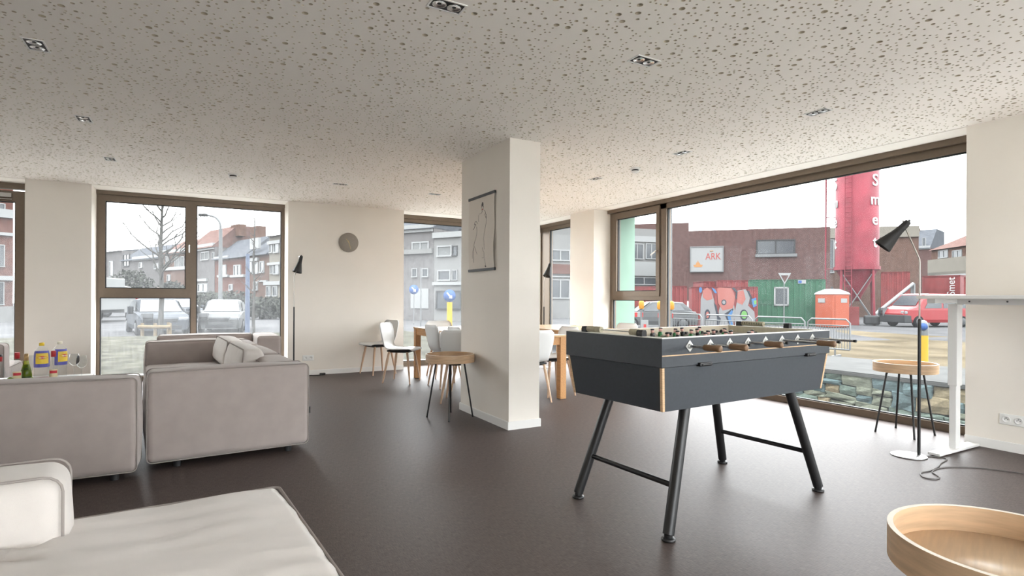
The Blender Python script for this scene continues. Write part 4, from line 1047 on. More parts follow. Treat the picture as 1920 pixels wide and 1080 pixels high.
building('low red brick house with slate roof right of the street lamp', 402.5, D2(402.5), 462, D2(462), 484, 'brick_red', [(414, 425, 497, 520, 'w'), (439, 452, 497, 520, 'w'), (430, 437, 533, 545, 'w')], roof=('slate', 443, 'front_slope'), bands=[(404, 430, 482, 486, 'ext_white'), (410, 430, 516, 519, 'ext_white'), (434, 460, 516, 519, 'ext_white')], chim=[(430, 444, 422, 440, 'brick_brown')], group=FARG)
building('brown brick house with white oriel window', 462.5, D2(462.5), 504, D2(504), 478, 'brick_brown', [(466, 474, 486, 512, 'w'), (476, 485, 492, 514, 'w'), (488, 496, 490, 512, 'w'), (476, 484, 528, 545, 'w')], roof=('slate', 442, 'front_slope'), bands=[(472, 488, 448, 466, 'ext_white'), (464, 486, 485, 489, 'ext_white'), (487, 503, 526, 528, 'ext_white')], chim=[(489, 503, 432, 446, 'brick_brown')], group=FARG)
building('cream house with sash windows beside the window edge', 504.5, D2(504.5), 548, D2(548), 440, 'cream_wall', [(506, 512, 456, 475, 'w'), (514, 524, 456, 475, 'w'), (508, 513, 497, 514, 'w'), (514, 524, 495, 515, 'w'), (500, 509, 536, 556, 'w'), (512, 521, 536, 556, 'w')], bands=[(504, 528, 453, 456, 'ext_white'), (504, 528, 493, 496, 'ext_white'), (497, 528, 528, 534, 'ext_white')], roof=('roof_red', 431, 'front_slope'), chim=[(521, 529, 429, 440, 'brick_brown')], group=FARG)
# through the corner window
building('dark brick house with white cornice and white garage door', 690.5, D3(690.5), 813, D3(813), 431, 'brick_grey', [(773, 805, 454, 474, 'curtain'), (773, 783, 503, 520, 'w'), (792, 804, 503, 520, 'w'), (771, 804, 541, 578, 'door'), (720, 745, 454, 474, 'w')], bands=[(690, 812, 429, 434, 'ext_white'), (690, 812, 472, 475, 'render_pale')], roof=('slate', 408, 'front_slope'), group='houses beyond the corner window')
building('pale three-storey house with wide windows left of the pillar', 813.5, D3(813.5), 905, D3(905), 440, 'render_pale', [(820, 848, 461, 482, 'curtain'), (849, 858, 461, 480, 'dark'), (821, 846, 506, 527, 'w'), (848, 858, 506, 526, 'w'), (818, 866, 545, 580, 'dark')], bands=[(813, 900, 437, 442, 'ext_white'), (813, 900, 529, 534, 'ext_white')], chim=[(829, 842, 424, 440, 'ext_dark'), (845, 852, 426, 440, 'ext_dark')], group='houses beyond the corner window')
building('banded apartment block between pillar and window pier', 1000, 44, 1110, 46, 415, 'render_pale', [(1032, 1068, 467, 489, 'w'), (1032, 1068, 523, 560, 'w'), (1075, 1100, 467, 489, 'w')], bands=[(1000, 1110, 494, 515, 'brick_red'), (1000, 1110, 517, 521, 'ext_white')], depth=14, group='houses beyond the corner window')
# through the big window
building('white and grey apartment block behind the small opening window', 1110, 60, 1234, 63, 427, 'render_pale', [(1182, 1206, 456, 486, 'w'), (1210, 1232, 456, 486, 'w'), (1182, 1232, 519, 534, 'w'), (1130, 1170, 456, 486, 'w')], bands=[(1110, 1234, 488, 518, 'ext_white'), (1110, 1234, 438, 455, 'ext_white')], depth=14, group='buildings across the building site')
ARK = building('large dark brick building with a white billboard on it', 1238, 50, 1556, 46, 430, 'brick_dark', [(1418, 1491, 450, 478, 'dark')], depth=9, bands=[(1416, 1494, 477, 481, 'galvanised')], group='buildings across the building site')
building('taller dark brick corner of the industrial building', 1180, 86, 1291, 84, 419, 'brick_dark', [], depth=10, group='buildings across the building site')
building('grey workshop with pale cornice and glass-block window', 1540, 52, 1722, 50, 430, 'brick_brown', [(1546, 1564, 449, 512, 'w')], depth=14, bands=[(1540, 1722, 428, 444, 'cream_wall')], group='buildings across the building site')
building('brick terrace house with pale ground floor and roof windows at the right', 1746, 72, 1850, 62, 462, 'brick_brown', [(1760, 1778, 470, 485, 'w'), (1786, 1804, 470, 488, 'w')], roof=('roof_red', 424, 'front_slope'), bands=[(1742, 1850, 488, 510, 'cream_wall'), (1742, 1850, 512, 552, 'ext_white')], depth=12, group='buildings across the building site')
building('dark terrace house with dormer in the row at the right', 1690, 98, 1744, 95, 466, 'brick_dark', [(1729, 1736, 446, 462, 'w')], roof=('slate', 426, 'front_slope'), bands=[(1692, 1744, 463, 467, 'ext_white')], chim=[(1702, 1712, 424, 434, 'brick_brown')], depth=12, group='buildings across the building site')
# billboard
A_ = flat(PX(1238, 560, 50)); B_ = flat(PX(1556, 560, 46)); e_ = (B_-A_).normalized(); n_ = Vector((e_.y, -e_.x, 0)); n_ = -n_ if n_.dot(A_) > 0 else n_
def onface(u, v, off=.15):
    s, z = hit(A_, B_, u, v); p = A_+e_*s+n_*off; p.z = z; return p
p0, p1 = onface(1295, 509), onface(1355, 463); wd, hh = (flat(p1)-flat(p0)).length, p1.z-p0.z
BB = thing('billboard', 'white billboard with red lettering on the dark brick wall', 'billboard', axes(p0, e_, (0, 0, 1), n_))
b = MB(); b.box(0, wd, 0, hh, -.08, 0); b.build('board', 'ext_white', BB)
b = MB(); f = .07
b.box(-f, wd+f, -f, 0, -.08, .05); b.box(-f, wd+f, hh, hh+f, -.08, .05); b.box(-f, 0, 0, hh, -.08, .05); b.box(wd, wd+f, 0, hh, -.08, .05); b.build('frame', 'galvanised', BB)
text('lettering', 'ARK', .82, 'ark_red', axes((wd*.70, hh*.60, .01), (1, 0, 0), (0, 1, 0), (0, 0, 1)), BB, .003, sx=.8)
b = MB(); b.tube([(wd*(.60+.02*i), hh*(.83+.025*math.sin(i*1.9)), .01) for i in range(6)], .03, 5); b.build('small_mark', 'ark_orange', BB)
b = MB(); b.prism([(wd*.08, hh*.27), (wd*.12, hh*.17), (wd*.34, hh*.17), (wd*.38, hh*.27)], .002, .006); b.prism([(wd*.15, hh*.27), (wd*.31, hh*.27), (wd*.26, hh*.38), (wd*.18, hh*.38)], .002, .006); b.prism([(wd*.2, hh*.40), (wd*.25, hh*.40), (wd*.225, hh*.45)], .002, .006); b.build('boat_emblem', 'ark_orange', BB)

# ------------------------------------------------------------------ containers
def container(label, u0, d0, u1, d1, hgt, m, depth=2.4, z0=GZ, ribs=True, name='container', group='site containers'):
    A, Bq = flat(PX(u0, 560, d0)), flat(PX(u1, 560, d1)); e = (Bq-A); L = e.length; e.normalize(); out = Vector((e.y, -e.x, 0))
    if out.dot(A) > 0: out = -out
    W = axes((A.x, A.y, z0), e, -out, (0, 0, 1)); r = thing(name, label, 'container', W, group)
    b = MB(); b.box(0, L, .04, depth, .1, hgt-.08); b.build('body', m, r)
    b = MB()
    for x in (0, L-.1): b.box(x, x+.1, 0, .1, 0, hgt); b.box(x, x+.1, depth-.1, depth, 0, hgt)
    for zz in (0, hgt-.12): b.box(0, L, 0, .1, zz, zz+.12); b.box(0, L, depth-.1, depth, zz, zz+.12); b.box(0, .1, 0, depth, zz, zz+.12); b.box(L-.1, L, 0, depth, zz, zz+.12)
    b.box(0, L, 0, depth, hgt-.09, hgt-.02); b.build('frame', m, r)
    if ribs:
        n = int(L/.28); 
        for i in range(n):
            x = .14+(L-.28)*i/max(1, n-1); b = MB(); b.box(x-.06, x+.06, 0, .05, .12, hgt-.12); b.build('rib', m, r)
    return r, W, L
GC, Wg, Lg = container('red container sprayed with graffiti lettering', 1297, 31.2, 1421, 30.4, 2.28, 'box_red', 2.2)
def spray(pts, m, z=.012, root=GC, L=Lg, hgt=2.28, name='graffiti'):
    b = MB(); b.prism([((.13+.86*x)*L, (1-y)*hgt) for x, y in pts], -z, .02, 'y'); 
    return b.build(name, m, root)
def blob(cx, cy, rx, ry, a0=0, a1=360, n=18): return [(cx+rx*math.cos(math.radians(a0+(a1-a0)*i/n)), cy+ry*math.sin(math.radians(a0+(a1-a0)*i/n))) for i in range(n+1 if a1-a0 < 360 else n)]
spray([(.0, .98), (.01, .30), (.05, .10), (.12, .05), (.2, .12), (.26, .40), (.30, .70), (.33, .98)], 'spray_white', .010)
spray([(.34, .98), (.33, .60), (.36, .45), (.60, .45), (.62, .60), (.58, .98)], 'spray_white', .010)
spray([(.62, .98), (.60, .70), (.66, .30), (.66, .10), (.80, .06), (.88, .25), (.84, .45), (.95, .60), (.98, .98)], 'spray_white', .010)
spray([(.30, .05), (.34, .02), (.55, .04), (.62, .25), (.58, .52), (.40, .58), (.32, .40)], 'spray_pink', .014)
spray([(.04, .10), (.12, .02), (.20, .10), (.22, .30), (.12, .34), (.05, .26)], 'spray_pink', .014)
spray([(.66, .12), (.76, .08), (.80, .30), (.74, .44), (.65, .38)], 'spray_pink', .014)
spray([(.24, .38), (.29, .46), (.33, .72), (.37, .78), (.33, .98), (.30, .98), (.30, .75)], 'spray_black', .016)
spray([(.48, .70), (.56, .56), (.58, .60), (.54, .75), (.60, .98), (.54, .98)], 'spray_blue', .018)
spray([(.43, .66), (.58, .52), (.59, .56), (.50, .72), (.55, .98), (.53, .98)], 'spray_black', .014)
spray(blob(.77, .68, .07, .13), 'spray_black', .016); spray(blob(.775, .675, .05, .095), 'spray_green', .020)
spray(blob(.13, .68, .05, .13), 'spray_black', .016); spray(blob(.13, .69, .028, .08), 'spray_pink', .020)
spray(blob(.42, .38, .045, .07), 'spray_black', .018); spray(blob(.42, .38, .028, .045), 'spray_white', .022)
spray([(.90, .30), (.98, .26), (.99, .46), (.93, .50)], 'spray_blue', .018); spray([(.94, .34), (.985, .32), (.985, .42), (.95, .43)], 'spray_green', .022)
spray([(.82, .10), (.86, .10), (.92, .30), (.90, .44), (.86, .40), (.88, .28)], 'spray_black', .016)
spray([(.56, .04), (.60, .02), (.66, .12), (.64, .30), (.62, .28), (.63, .14)], 'spray_black', .016)
spray(blob(.005, .08, .028, .07), 'spray_blue', .02); spray([(.20, .02), (.26, .06), (.30, .16), (.26, .16)], 'spray_blue', .016)
container('red container behind the graffiti one, right half', 1345, 40, 1402, 39.5, 2.95, 'box_red'); container('red container behind the graffiti one, left half', 1319, 41, 1341, 41, 2.9, 'box_red')
container('brown red container left of the parked red car', 1240, 37, 1288, 37, 2.45, 'box_red'); container('long red container behind the small opening window', 1150, 43, 1236, 42.5, 2.55, 'box_red')
GR, Wgr, Lgr = container('green site office container with a white window', 1405, 34.5, 1548, 33, 2.80, 'box_green', 2.5)
A_, B_ = flat(PX(1405, 560, 34.5)), flat(PX(1548, 560, 33))
s0, z1_ = hit(A_, B_, 1451, 538); s1, _ = hit(A_, B_, 1479, 538); z2_ = hit(A_, B_, 1451, 573)[1]
z1_ -= GZ; z2_ -= GZ
b = MB(); f = .09
b.box(s0, s1, -.05, .03, z1_-f, z1_); b.box(s0, s1, -.05, .03, z2_, z2_+f); b.box(s0, s0+f, -.05, .03, z2_, z1_); b.box(s1-f, s1, -.05, .03, z2_, z1_); wf = b.build('window_frame', 'ext_white', GR)
b = MB(); b.box(s0+f, s1-f, -.02, .03, z2_+f, z1_-f); b.build('window_glass', 'ext_glass', wf)
b = MB(); b.box(.05, s0, -.012, .03, 1.28, 1.58); b.build('dark_stripe', 'box_green_dark', GR)
s2, z3 = hit(A_, B_, 1496, 525); s3, _ = hit(A_, B_, 1511, 525)
b = MB(); b.box(s2, s3, -.015, .03, z3-GZ-.22, z3-GZ); pl = b.build('name_plate', 'ext_white', GR)
b = MB(); b.box(s2+.02, s2+.2, -.02, .03, z3-GZ-.19, z3-GZ-.03); b.build('blue_mark', 'sign_blue', pl)
container('red container beside the silo on the right', 1652, 44, 1706, 43, 3.8, 'box_red'); 
SM, Wsm, Lsm = container('red skip container with vertical white lettering at the right', 1729, 46, 1800, 44, 3.6, 'box_red', ribs=False)
text('lettering', 'Smet', .72, 'letter_white', axes((Lsm-.55, -.03, 2.7), (0, 0, 1), (-1, 0, 0), (0, -1, 0)), SM, .004)
container('red skip container cut off by the wall at the right', 1807, 41, 1850, 40, 3.3, 'box_red', ribs=False)

# ------------------------------------------------------------------ portable toilet
TP = flat(PX(1560, 560, 32)); TP.z = GZ
PT = thing('portable_toilet', 'orange portable toilet with white roof', 'toilet cabin', axes(TP, (CA, -SA, 0), (SA, CA, 0), (0, 0, 1)) @ Matrix.Rotation(math.radians(18), 4, 'Z'))
b = MB(); b.rbox(-.62, .62, -.60, .60, .02, 1.93, .05, 2, sm=False); b.build('cabin', 'toilet_orange', PT)
b = MB(); b.rbox(-.45, .45, -.625, -.59, .12, 1.82, .02, 1, sm=False); dr = b.build('door', 'toilet_orange', PT)
b = MB(); b.box(-.05, .40, -.635, -.62, 1.42, 1.66); b.build('name_plate', 'ext_white', dr); b = MB(); b.box(-.66, -.62, -.1, .35, 1.42, 1.66); b.build('name_plate', 'ext_white', PT)
b = MB(); b.add([(-.66, -.64, 1.9), (.66, -.64, 1.9), (.66, .64, 1.9), (-.66, .64, 1.9), (-.60, -.58, 2.0), (.60, -.58, 2.0), (.60, .58, 2.0), (-.60, .58, 2.0), (-.25, -.25, 2.2), (.25, -.25, 2.2), (.25, .25, 2.2), (-.25, .25, 2.2)],
    [(0, 3, 2, 1)]+[(i, (i+1) % 4, 4+(i+1) % 4, 4+i) for i in range(4)]+[(4+i, 4+(i+1) % 4, 8+(i+1) % 4, 8+i) for i in range(4)]+[(8, 9, 10, 11)]); b.build('roof', 'ext_white', PT)
b = MB(); b.cyl((.1, .1, 2.15), (.1, .1, 2.34), .06, n=10); b.build('vent', 'ext_dark', PT)
# ------------------------------------------------------------------ silo
SP = flat(PX(1606, 560, 36)); SP.z = GZ
SL = thing('silo', 'tall dusty red silo on lattice legs with white letters', 'silo', axes(SP, (CA, -SA, 0), (SA, CA, 0), (0, 0, 1)) @ Matrix.Rotation(math.radians(-30), 4, 'Z'))
b = MB(); b.lathe([(1.22, 3.6), (1.22, 11.5), (0, 12)], 40); b.build('tank', 'silo_red', SL)
b = MB(); b.lathe([(1.22, 3.6), (.25, 1.75), (.25, 1.5), (0, 1.5)], 32); b.build('hopper', 'silo_red', SL)
b = MB(); b.lathe([(1.22, 3.5), (1.30, 3.5), (1.30, 3.72), (1.22, 3.72)], 40, sm=False); b.build('ring_beam', 'silo_red', SL)
for k in range(4):
    a = math.radians(45+90*k); c2 = Vector((math.cos(a), math.sin(a), 0)); a2 = math.radians(135+90*k); d2 = Vector((math.cos(a2), math.sin(a2), 0))
    b = MB(); b.cyl(c2*1.30+Vector((0, 0, 0)), c2*1.18+Vector((0, 0, 3.6)), .08, n=8); b.build('leg', 'silo_red', SL)
    b = MB(); b.cyl(c2*1.28+Vector((0, 0, .3)), d2*1.2+Vector((0, 0, 3.3)), .035, n=6); b.build('brace', 'galvanised', SL); b = MB(); b.cyl(d2*1.28+Vector((0, 0, .3)), c2*1.2+Vector((0, 0, 3.3)), .035, n=6); b.build('brace', 'galvanised', SL)
fa = math.atan2(-SP.y, -SP.x)-math.atan2(-SA, CA)+math.radians(30)           # direction of the viewer in the silo's axes
def silo_letters(da):
    for k, ch_ in enumerate('Smet'):
        a = fa+da; p = Vector((math.cos(a), math.sin(a), 0)); tg = Vector((-p.y, p.x, 0))
        text('letter', ch_, 1.05 if ch_ == 'S' else 1.0, 'letter_white', axes(p*1.225+Vector((0, 0, (9.05, 7.85, 6.6, 5.2)[k])), tg, (0, 0, 1), p), SL, .02, bold=.012)
silo_letters(math.radians(52)); silo_letters(math.radians(-74))
b = MB(); a = fa-.35; p = Vector((math.cos(a), math.sin(a), 0)); tg = Vector((-p.y, p.x, 0))
for s_ in (-.2, .2): b.cyl(p*1.34+tg*s_+Vector((0, 0, .4)), p*1.34+tg*s_+Vector((0, 0, 11)), .025, n=6)
for i in range(34): b.cyl(p*1.34-tg*.2+Vector((0, 0, .6+i*.31)), p*1.34+tg*.2+Vector((0, 0, .6+i*.31)), .016, n=5)
b.build('ladder', 'silo_red', SL)
b = MB(); a = fa-math.pi/2; p = Vector((math.cos(a), math.sin(a), 0)); b.tube([p*1.75+Vector((0, 0, .9)), p*1.75+Vector((0, 0, 10.8))], .05, 8)
for zz in (3.6, 7, 10.4): b.cyl(p*1.2+Vector((0, 0, zz)), p*1.75+Vector((0, 0, zz)), .03, n=6)
b.build('fill_pipe', 'silo_red', SL)
b = MB(); b.box(-.45, .45, -.4, .4, 0, 1.15); mixer = b.build('mixing_pump', 'box_red', SL, TR(-.35, -1.1)); 
b = MB(); b.rbox(.35, 1.2, -1.5, -.7, .05, .62, .12, 2, sm=False); b.build('compressor', 'ext_dark', SL)
def top1(name, label, cat, m, group=None, build=None):
    b = MB(); build(b); return tag(b.build(name, m), label, cat, group)
q0, q1 = PX(1640, 590, 37), PX(1712, 532, 39)
top1('conveyor_belt', 'slanted conveyor arm between silo and red van', 'conveyor', 'galvanised', None, lambda b: (b.cyl(q0, q1, .11, n=8), b.box(q1.x-.1, q1.x+.1, q1.y-.1, q1.y+.1, GZ, q1.z), b.box(q0.x-.3, q0.x+.3, q0.y-.3, q0.y+.3, GZ, q0.z)))
# ------------------------------------------------------------------ road vehicles
def wheel(root, x, y, r=.32, wd=.2):
    b = MB(); b.lathe([(0, -wd/2), (r*.9, -wd/2), (r, -wd/2+.03), (r, wd/2-.03), (r*.9, wd/2), (0, wd/2)], 24, T=axes((x, y, r), (1, 0, 0), (0, 0, 1), (0, 1, 0))); wl_ = b.build('wheel', 'tyre', root)
    sg = 1 if y > 0 else -1
    b = MB(); b.lathe([(0, .015), (r*.55, .015), (r*.62, 0), (r*.62, -.02)], 20, T=axes((x, y+sg*wd/2, r), (1, 0, 0), (0, 0, 1), (0, sg, 0))); b.build('hub_cap', 'car_silver', wl_)
def loft(b, secs, mi=0):
    """secs: (x, [(half width, height), ...]) cross-sections; mirrored"""
    V = []; n = None
    for x, pts in secs:
        row = [(x, -w_, z_) for w_, z_ in pts]+[(x, w_, z_) for w_, z_ in reversed(pts)]; n = len(row); V += row
    fs = []
    for i in range(len(secs)-1):
        for k in range(n): fs.append((i*n+k, i*n+(k+1) % n, (i+1)*n+(k+1) % n, (i+1)*n+k))
    fs += [tuple(range(n-1, -1, -1)), tuple(range((len(secs)-1)*n, len(secs)*n))]
    b.add(V, fs, mi, False)
def car(label, p, az, paint, L=4.4, W_=1.80, Hh=1.47, suv=0):
    r = thing('car', label, 'car', Matrix.Translation((p.x, p.y, GZ)) @ Matrix.Rotation(math.radians(az), 4, 'Z'), 'parked cars')
    h = W_/2; hb = .92+suv                      # bonnet/belt height
    b = MB(); lo = lambda w_, z_: [(w_*.93, .22), (w_, .42), (w_, hb-.28), (w_*.96, z_-.04), (w_*.86, z_)]
    loft(b, [(-L/2, lo(h*.84, hb-.12)), (-L/2+.12, lo(h*.95, hb)), (-L/2+.8, lo(h, hb+.06)), (L*.08, lo(h, hb+.02)), (L*.20, lo(h, hb)), (L/2-.45, lo(h*.97, hb-.10)), (L/2-.12, lo(h*.90, hb-.22)), (L/2, lo(h*.80, hb-.34))])
    b.build('body', paint, r)
    b = MB(); z1 = hb-.02; g = lambda w_, z_: [(w_, z1), (w_*.93, z1+(z_-z1)*.5), (w_*.82, z_-.05), (w_*.68, z_)]
    loft(b, [(-L/2+.25, g(h*.86, z1+.10)), (-L/2+.75, g(h*.90, Hh-.06)), (-L*.1, g(h*.92, Hh)), (L*.06, g(h*.92, Hh-.03)), (L*.235, g(h*.86, z1+.03))]); b.build('cabin', paint, r)
    b = MB(); b.add([(L*.235+.02, -h*.80, z1+.03), (L*.235+.02, h*.80, z1+.03), (L*.075+.02, h*.66, Hh-.05), (L*.075+.02, -h*.66, Hh-.05)], [(0, 1, 2, 3)]); b.add([(L*.235+.012, -h*.80, z1+.02), (L*.235+.012, h*.80, z1+.02), (L*.075+.012, h*.66, Hh-.06), (L*.075+.012, -h*.66, Hh-.06)], [(0, 3, 2, 1)]); b.build('windscreen', 'ext_glass', r)
    for sg in (-1, 1):
        b = MB(); b.add([(L*.17, sg*h*.925, z1+.05), (-L/2+.7, sg*h*.925, z1+.08), (-L/2+.95, sg*h*.82, Hh-.13), (L*.05, sg*h*.83, Hh-.11)], [(0, 1, 2, 3)]); b.build('side_window', 'ext_glass', r)
        b = MB(); b.rbox(L*.17, L*.21, sg*(h+.02), sg*(h+.20), z1+.02, z1+.15, .02, 1, sm=False); b.build('wing_mirror', paint, r)
        b = MB(); b.rbox(L/2-.26, L/2-.035, sg*h*.48, sg*h*.86, hb-.37, hb-.22, .03, 1, sm=False); b.build('headlight', 'headlight', r)
        wheel(r, L/2-.85, sg*(h-.10)); wheel(r, -L/2+.80, sg*(h-.10))
    b = MB(); b.rbox(L/2-.10, L/2+.006, -h*.44, h*.44, hb-.42, hb-.26, .02, 1, sm=False); gl = b.build('grille', 'ext_dark', r)
    b = MB(); b.box(L/2, L/2+.02, -h*.40, h*.40, hb-.35, hb-.33); b.build('chrome_bar', 'car_silver', gl)
    b = MB(); b.rbox(L/2-.1, L/2+.012, -h*.6, h*.6, .27, .42, .02, 1, sm=False); b.build('air_intake', 'ext_dark', r)
    return r
def toward(p): return math.degrees(math.atan2(-p.y, -p.x))
p = PX(294, 600, 24.2); car('dark grey car parked nose-on behind the young tree', p, toward(p)+8, 'car_grey', 4.5, 1.88, 1.50, .03)
p = PX(421, 600, 25.6); car('white hatchback parked nose-on behind the sofa', p, toward(p)-6, 'car_white', 4.1, 1.75, 1.46, .02)
p = PX(1225, 590, 30); car('silver car parked side-on beyond the warning barriers', p, 150, 'car_silver', 4.3)
p = PX(1292, 590, 45.5); car('red car between the containers', p, toward(p)+6, 'van_red', 4.0, 1.7, 1.45)
p = PX(340, 600, 36); car('dark car farther down the street beside the dark grey one', p, toward(p)+15, 'car_grey', 4.3)
# red van, side-on, nose to the left
pv = PX(1662, 600, 33.5); ev = Vector((CA, -SA, 0)) @ Matrix.Rotation(0, 3, 'Z') if False else Vector((CA, -SA, 0))
pc = flat(pv)+ev*2.45
VAN = thing('van', 'red transporter van with white logo behind the floor lamp', 'van', Matrix.Translation((pc.x, pc.y, GZ)) @ Matrix.Rotation(math.atan2(SA, -CA)+math.radians(10), 4, 'Z'))
h = .95; b = MB(); sec = lambda w_, z_: [(w_*.94, .28), (w_, .45), (w_, 1.0), (w_*.95, z_*.98-.05), (w_*.86, z_)]
loft(b, [(-2.45, sec(h, 1.86)), (-2.3, sec(h, 1.95)), (.75, sec(h, 1.97)), (1.05, sec(h*.99, 1.90)), (1.62, sec(h*.98, 1.24)), (2.25, sec(h*.93, 1.05)), (2.42, sec(h*.84, .80))]); b.build('body', 'van_red', VAN)
for sg in (-1, 1):
    for x0_, x1_ in ((.02, .82), (-.98, -.1), (-2.1, -1.1)):
        b = MB(); b.add([(x0_, sg*h*1.004, 1.12), (x1_+(.35 if x0_ > 0 else 0), sg*h*1.004, 1.12), (x1_, sg*h*.976, 1.66), (x0_, sg*h*.976, 1.66)], [(0, 1, 2, 3)]); b.build('side_window', 'ext_glass', VAN)
    b = MB(); b.rbox(2.05, 2.40, sg*.55, sg*.88, .78, .95, .03, 1, sm=False); b.build('headlight', 'headlight', VAN)
    wheel(VAN, 1.55, sg*(h-.10), .34, .22); wheel(VAN, -1.45, sg*(h-.10), .34, .22)
b = MB(); b.add([(1.66, -.80, 1.28), (1.66, .80, 1.28), (1.12, .68, 1.88), (1.12, -.68, 1.88)], [(0, 1, 2, 3)]); b.build('windscreen', 'ext_glass', VAN)
b = MB(); b.rbox(1.95, 2.47, -.9, .9, .26, .72, .05, 1, sm=False); b.build('bumper', 'ext_dark', VAN)
sgv = 1
Tm = VAN.matrix_local.inverted() @ CAMP; sgv = 1 if Tm.y > 0 else -1
T = axes((-.25, sgv*(h+.004), .90), (-sgv, 0, 0), (0, 0, 1), (0, sgv, 0))
text('lettering', 'Smet', .26, 'letter_white', T, VAN, .003)
b = MB()
for ax_, ay_ in ((.50*0-.52, .06), (-.62, -.02), (-.50, -.08), (-.42, .0)): b.lathe([(0, 0), (.075, 0)], 12, (ax_, ay_, .004))
b.build('logo_mark', 'letter_white', VAN, T)
# trucks in the street on the left
def lorry(label, u, d, az, m, L=5.5, Hh=2.7):
    p = PX(u, 600, d); r = thing('lorry', label, 'lorry', Matrix.Translation((p.x, p.y, GZ)) @ Matrix.Rotation(math.radians(az), 4, 'Z'), 'parked lorries')
    b = MB(); b.rbox(-L/2, L*.22, -1.1, 1.1, .75, Hh, .04, 1, sm=False); b.build('box_body', m, r)
    b = MB(); loft(b, [(L*.24, [(1.0, .55), (1.0, 2.2), (.85, 2.3)]), (L*.42, [(1.0, .55), (1.0, 2.1), (.85, 2.2)]), (L*.5, [(.95, .5), (.95, 1.35), (.85, 1.4)])]); b.build('cab', m, r)
    b = MB(); b.add([(L*.5+.01-.02, -.8, 1.42), (L*.5-.01, .8, 1.42), (L*.43, .75, 2.05), (L*.43, -.75, 2.05)], [(0, 1, 2, 3)]); b.build('windscreen', 'ext_glass', r)
    for x in (-L*.3, L*.38):
        for y in (-.95, .95): wheel(r, x, y, .42, .25)
    return r
lorry('white lorry parked at the left edge of the three-part window', 176, 34, 70, 'ext_white', 6); lorry('low red lorry behind the dark grey car', 252, 44, 12, 'van_red', 6.5, 1.75)
# ------------------------------------------------------------------ poles, signs, barriers
def pole(name, label, cat, u, d, zt, r_=.06, m='galvanised', z0=GZ, group=None):
    p = PX(u, 560, d); r = thing(name, label, cat, axes((p.x, p.y, z0), (CA, -SA, 0), (SA, CA, 0), (0, 0, 1)), group)
    b = MB(); b.cyl((0, 0, 0), (0, 0, zt-z0), r_, r_*.75, 12); b.build('pole', m, r); return r
r = pole('street_lamp', 'curved street lamp over the white hatchback', 'street lamp', 413, 31, 4.9, .12)
b = MB(); b.tube(smooth([(0, 0, 5.3), (-.05, 0, 5.7), (-.30, 0, 6.0), (-.75, 0, 6.13)]), .06, 8); b.build('arm', 'galvanised', r)
b = MB(); b.rbox(-1.20, -.72, -.12, .12, 6.05, 6.19, .04, 1, sm=False); b.build('lamp_head', 'ext_dark', r)
b = MB(); b.box(-.33, .30, -.1, -.07, 1.05, 1.42); sg_ = b.build('street_sign', 'ext_white', r); b = MB(); b.box(-.05, .22, -.105, -.1, 1.15, 1.32); b.build('sign_mark', 'sign_blue', sg_)
pole('utility_pole', 'blue grey post beside the white hatchback', 'post', 464, 23, 2.9, .10, 'pipe_blue')
pole('lamp_post', 'pale tall post right of the window mullion', 'post', 1255, 22, 7.2, .11)
pole('lamp_post', 'thin grey post in front of the garage door', 'post', 789, 27, 2.6, .035)
r = pole('road_sign', 'white triangular yield sign on a post above the green container', 'road sign', 1470, 31, 2.5, .035)
tri = lambda s: [(-s, s*.85), (s, s*.85), (0, -s*.9)]
b = MB(); b.prism(tri(.36), -.06, -.04, 'y'); o = b.build('sign_plate', 'ext_white', r, Matrix.Translation((0, 0, 2.75))); b = MB(); b.prism(tri(.21), -.075, -.06, 'y'); b.build('sign_centre', 'brick_dark', o)
def disc_sign(label, u, d, zc, rad, yellow=True):
    r = pole('road_sign', label, 'road sign', u, d, zc-rad, .03, 'galvanised')
    T = axes((0, -.04, zc-GZ), (1, 0, 0), (0, 0, 1), (0, -1, 0))
    b = MB(); b.lathe([(0, .02), (rad, .02), (rad, 0), (0, 0)], 28); o = b.build('sign_plate', 'sign_blue', r, T)
    b = MB(); b.prism([(-rad*.5, rad*.45), (-rad*.35, rad*.58), (rad*.25, -rad*.05), (rad*.42, rad*.12), (rad*.45, -rad*.45), (-rad*.12, -rad*.42), (rad*.05, -rad*.25)], .021, .026); b.build('arrow', 'letter_white', o)
    if yellow: b = MB(); b.cyl((0, 0, .45), (0, 0, zc-rad-GZ-.02), .11, n=14); b.build('yellow_sleeve', 'yellow', r)
    return r
disc_sign('blue round arrow sign on a yellow post left of the pillar', 843, 22, 1.22, .24)
disc_sign('blue round sign in front of the white garage door', 776, 33, 1.62, .28, False)
# yellow bollard by the floor lamp
p = PX(1731, 676, 11.6); r = thing('traffic_bollard', 'yellow traffic bollard with grey head behind the floor lamp', 'bollard', Matrix.Translation((p.x, p.y, site(p.x, p.y))))
b = MB(); b.cyl((0, 0, 0), (0, 0, .56), .085, n=20); b.build('post', 'yellow', r)
b = MB(); b.lathe([(.088, .56), (.088, .72), (.08, .80), (.05, .86), (0, .88)], 20); hd_ = b.build('head', 'galvanised', r)
dv = Vector((-p.x, -p.y, 0)).normalized(); b = MB(); b.lathe([(0, .012), (.075, .012), (.075, 0)], 20); b.build('blue_disc', 'sign_blue', hd_, axes(dv*.09+Vector((0, 0, .74)), (-dv.y, dv.x, 0), (0, 0, 1), dv))
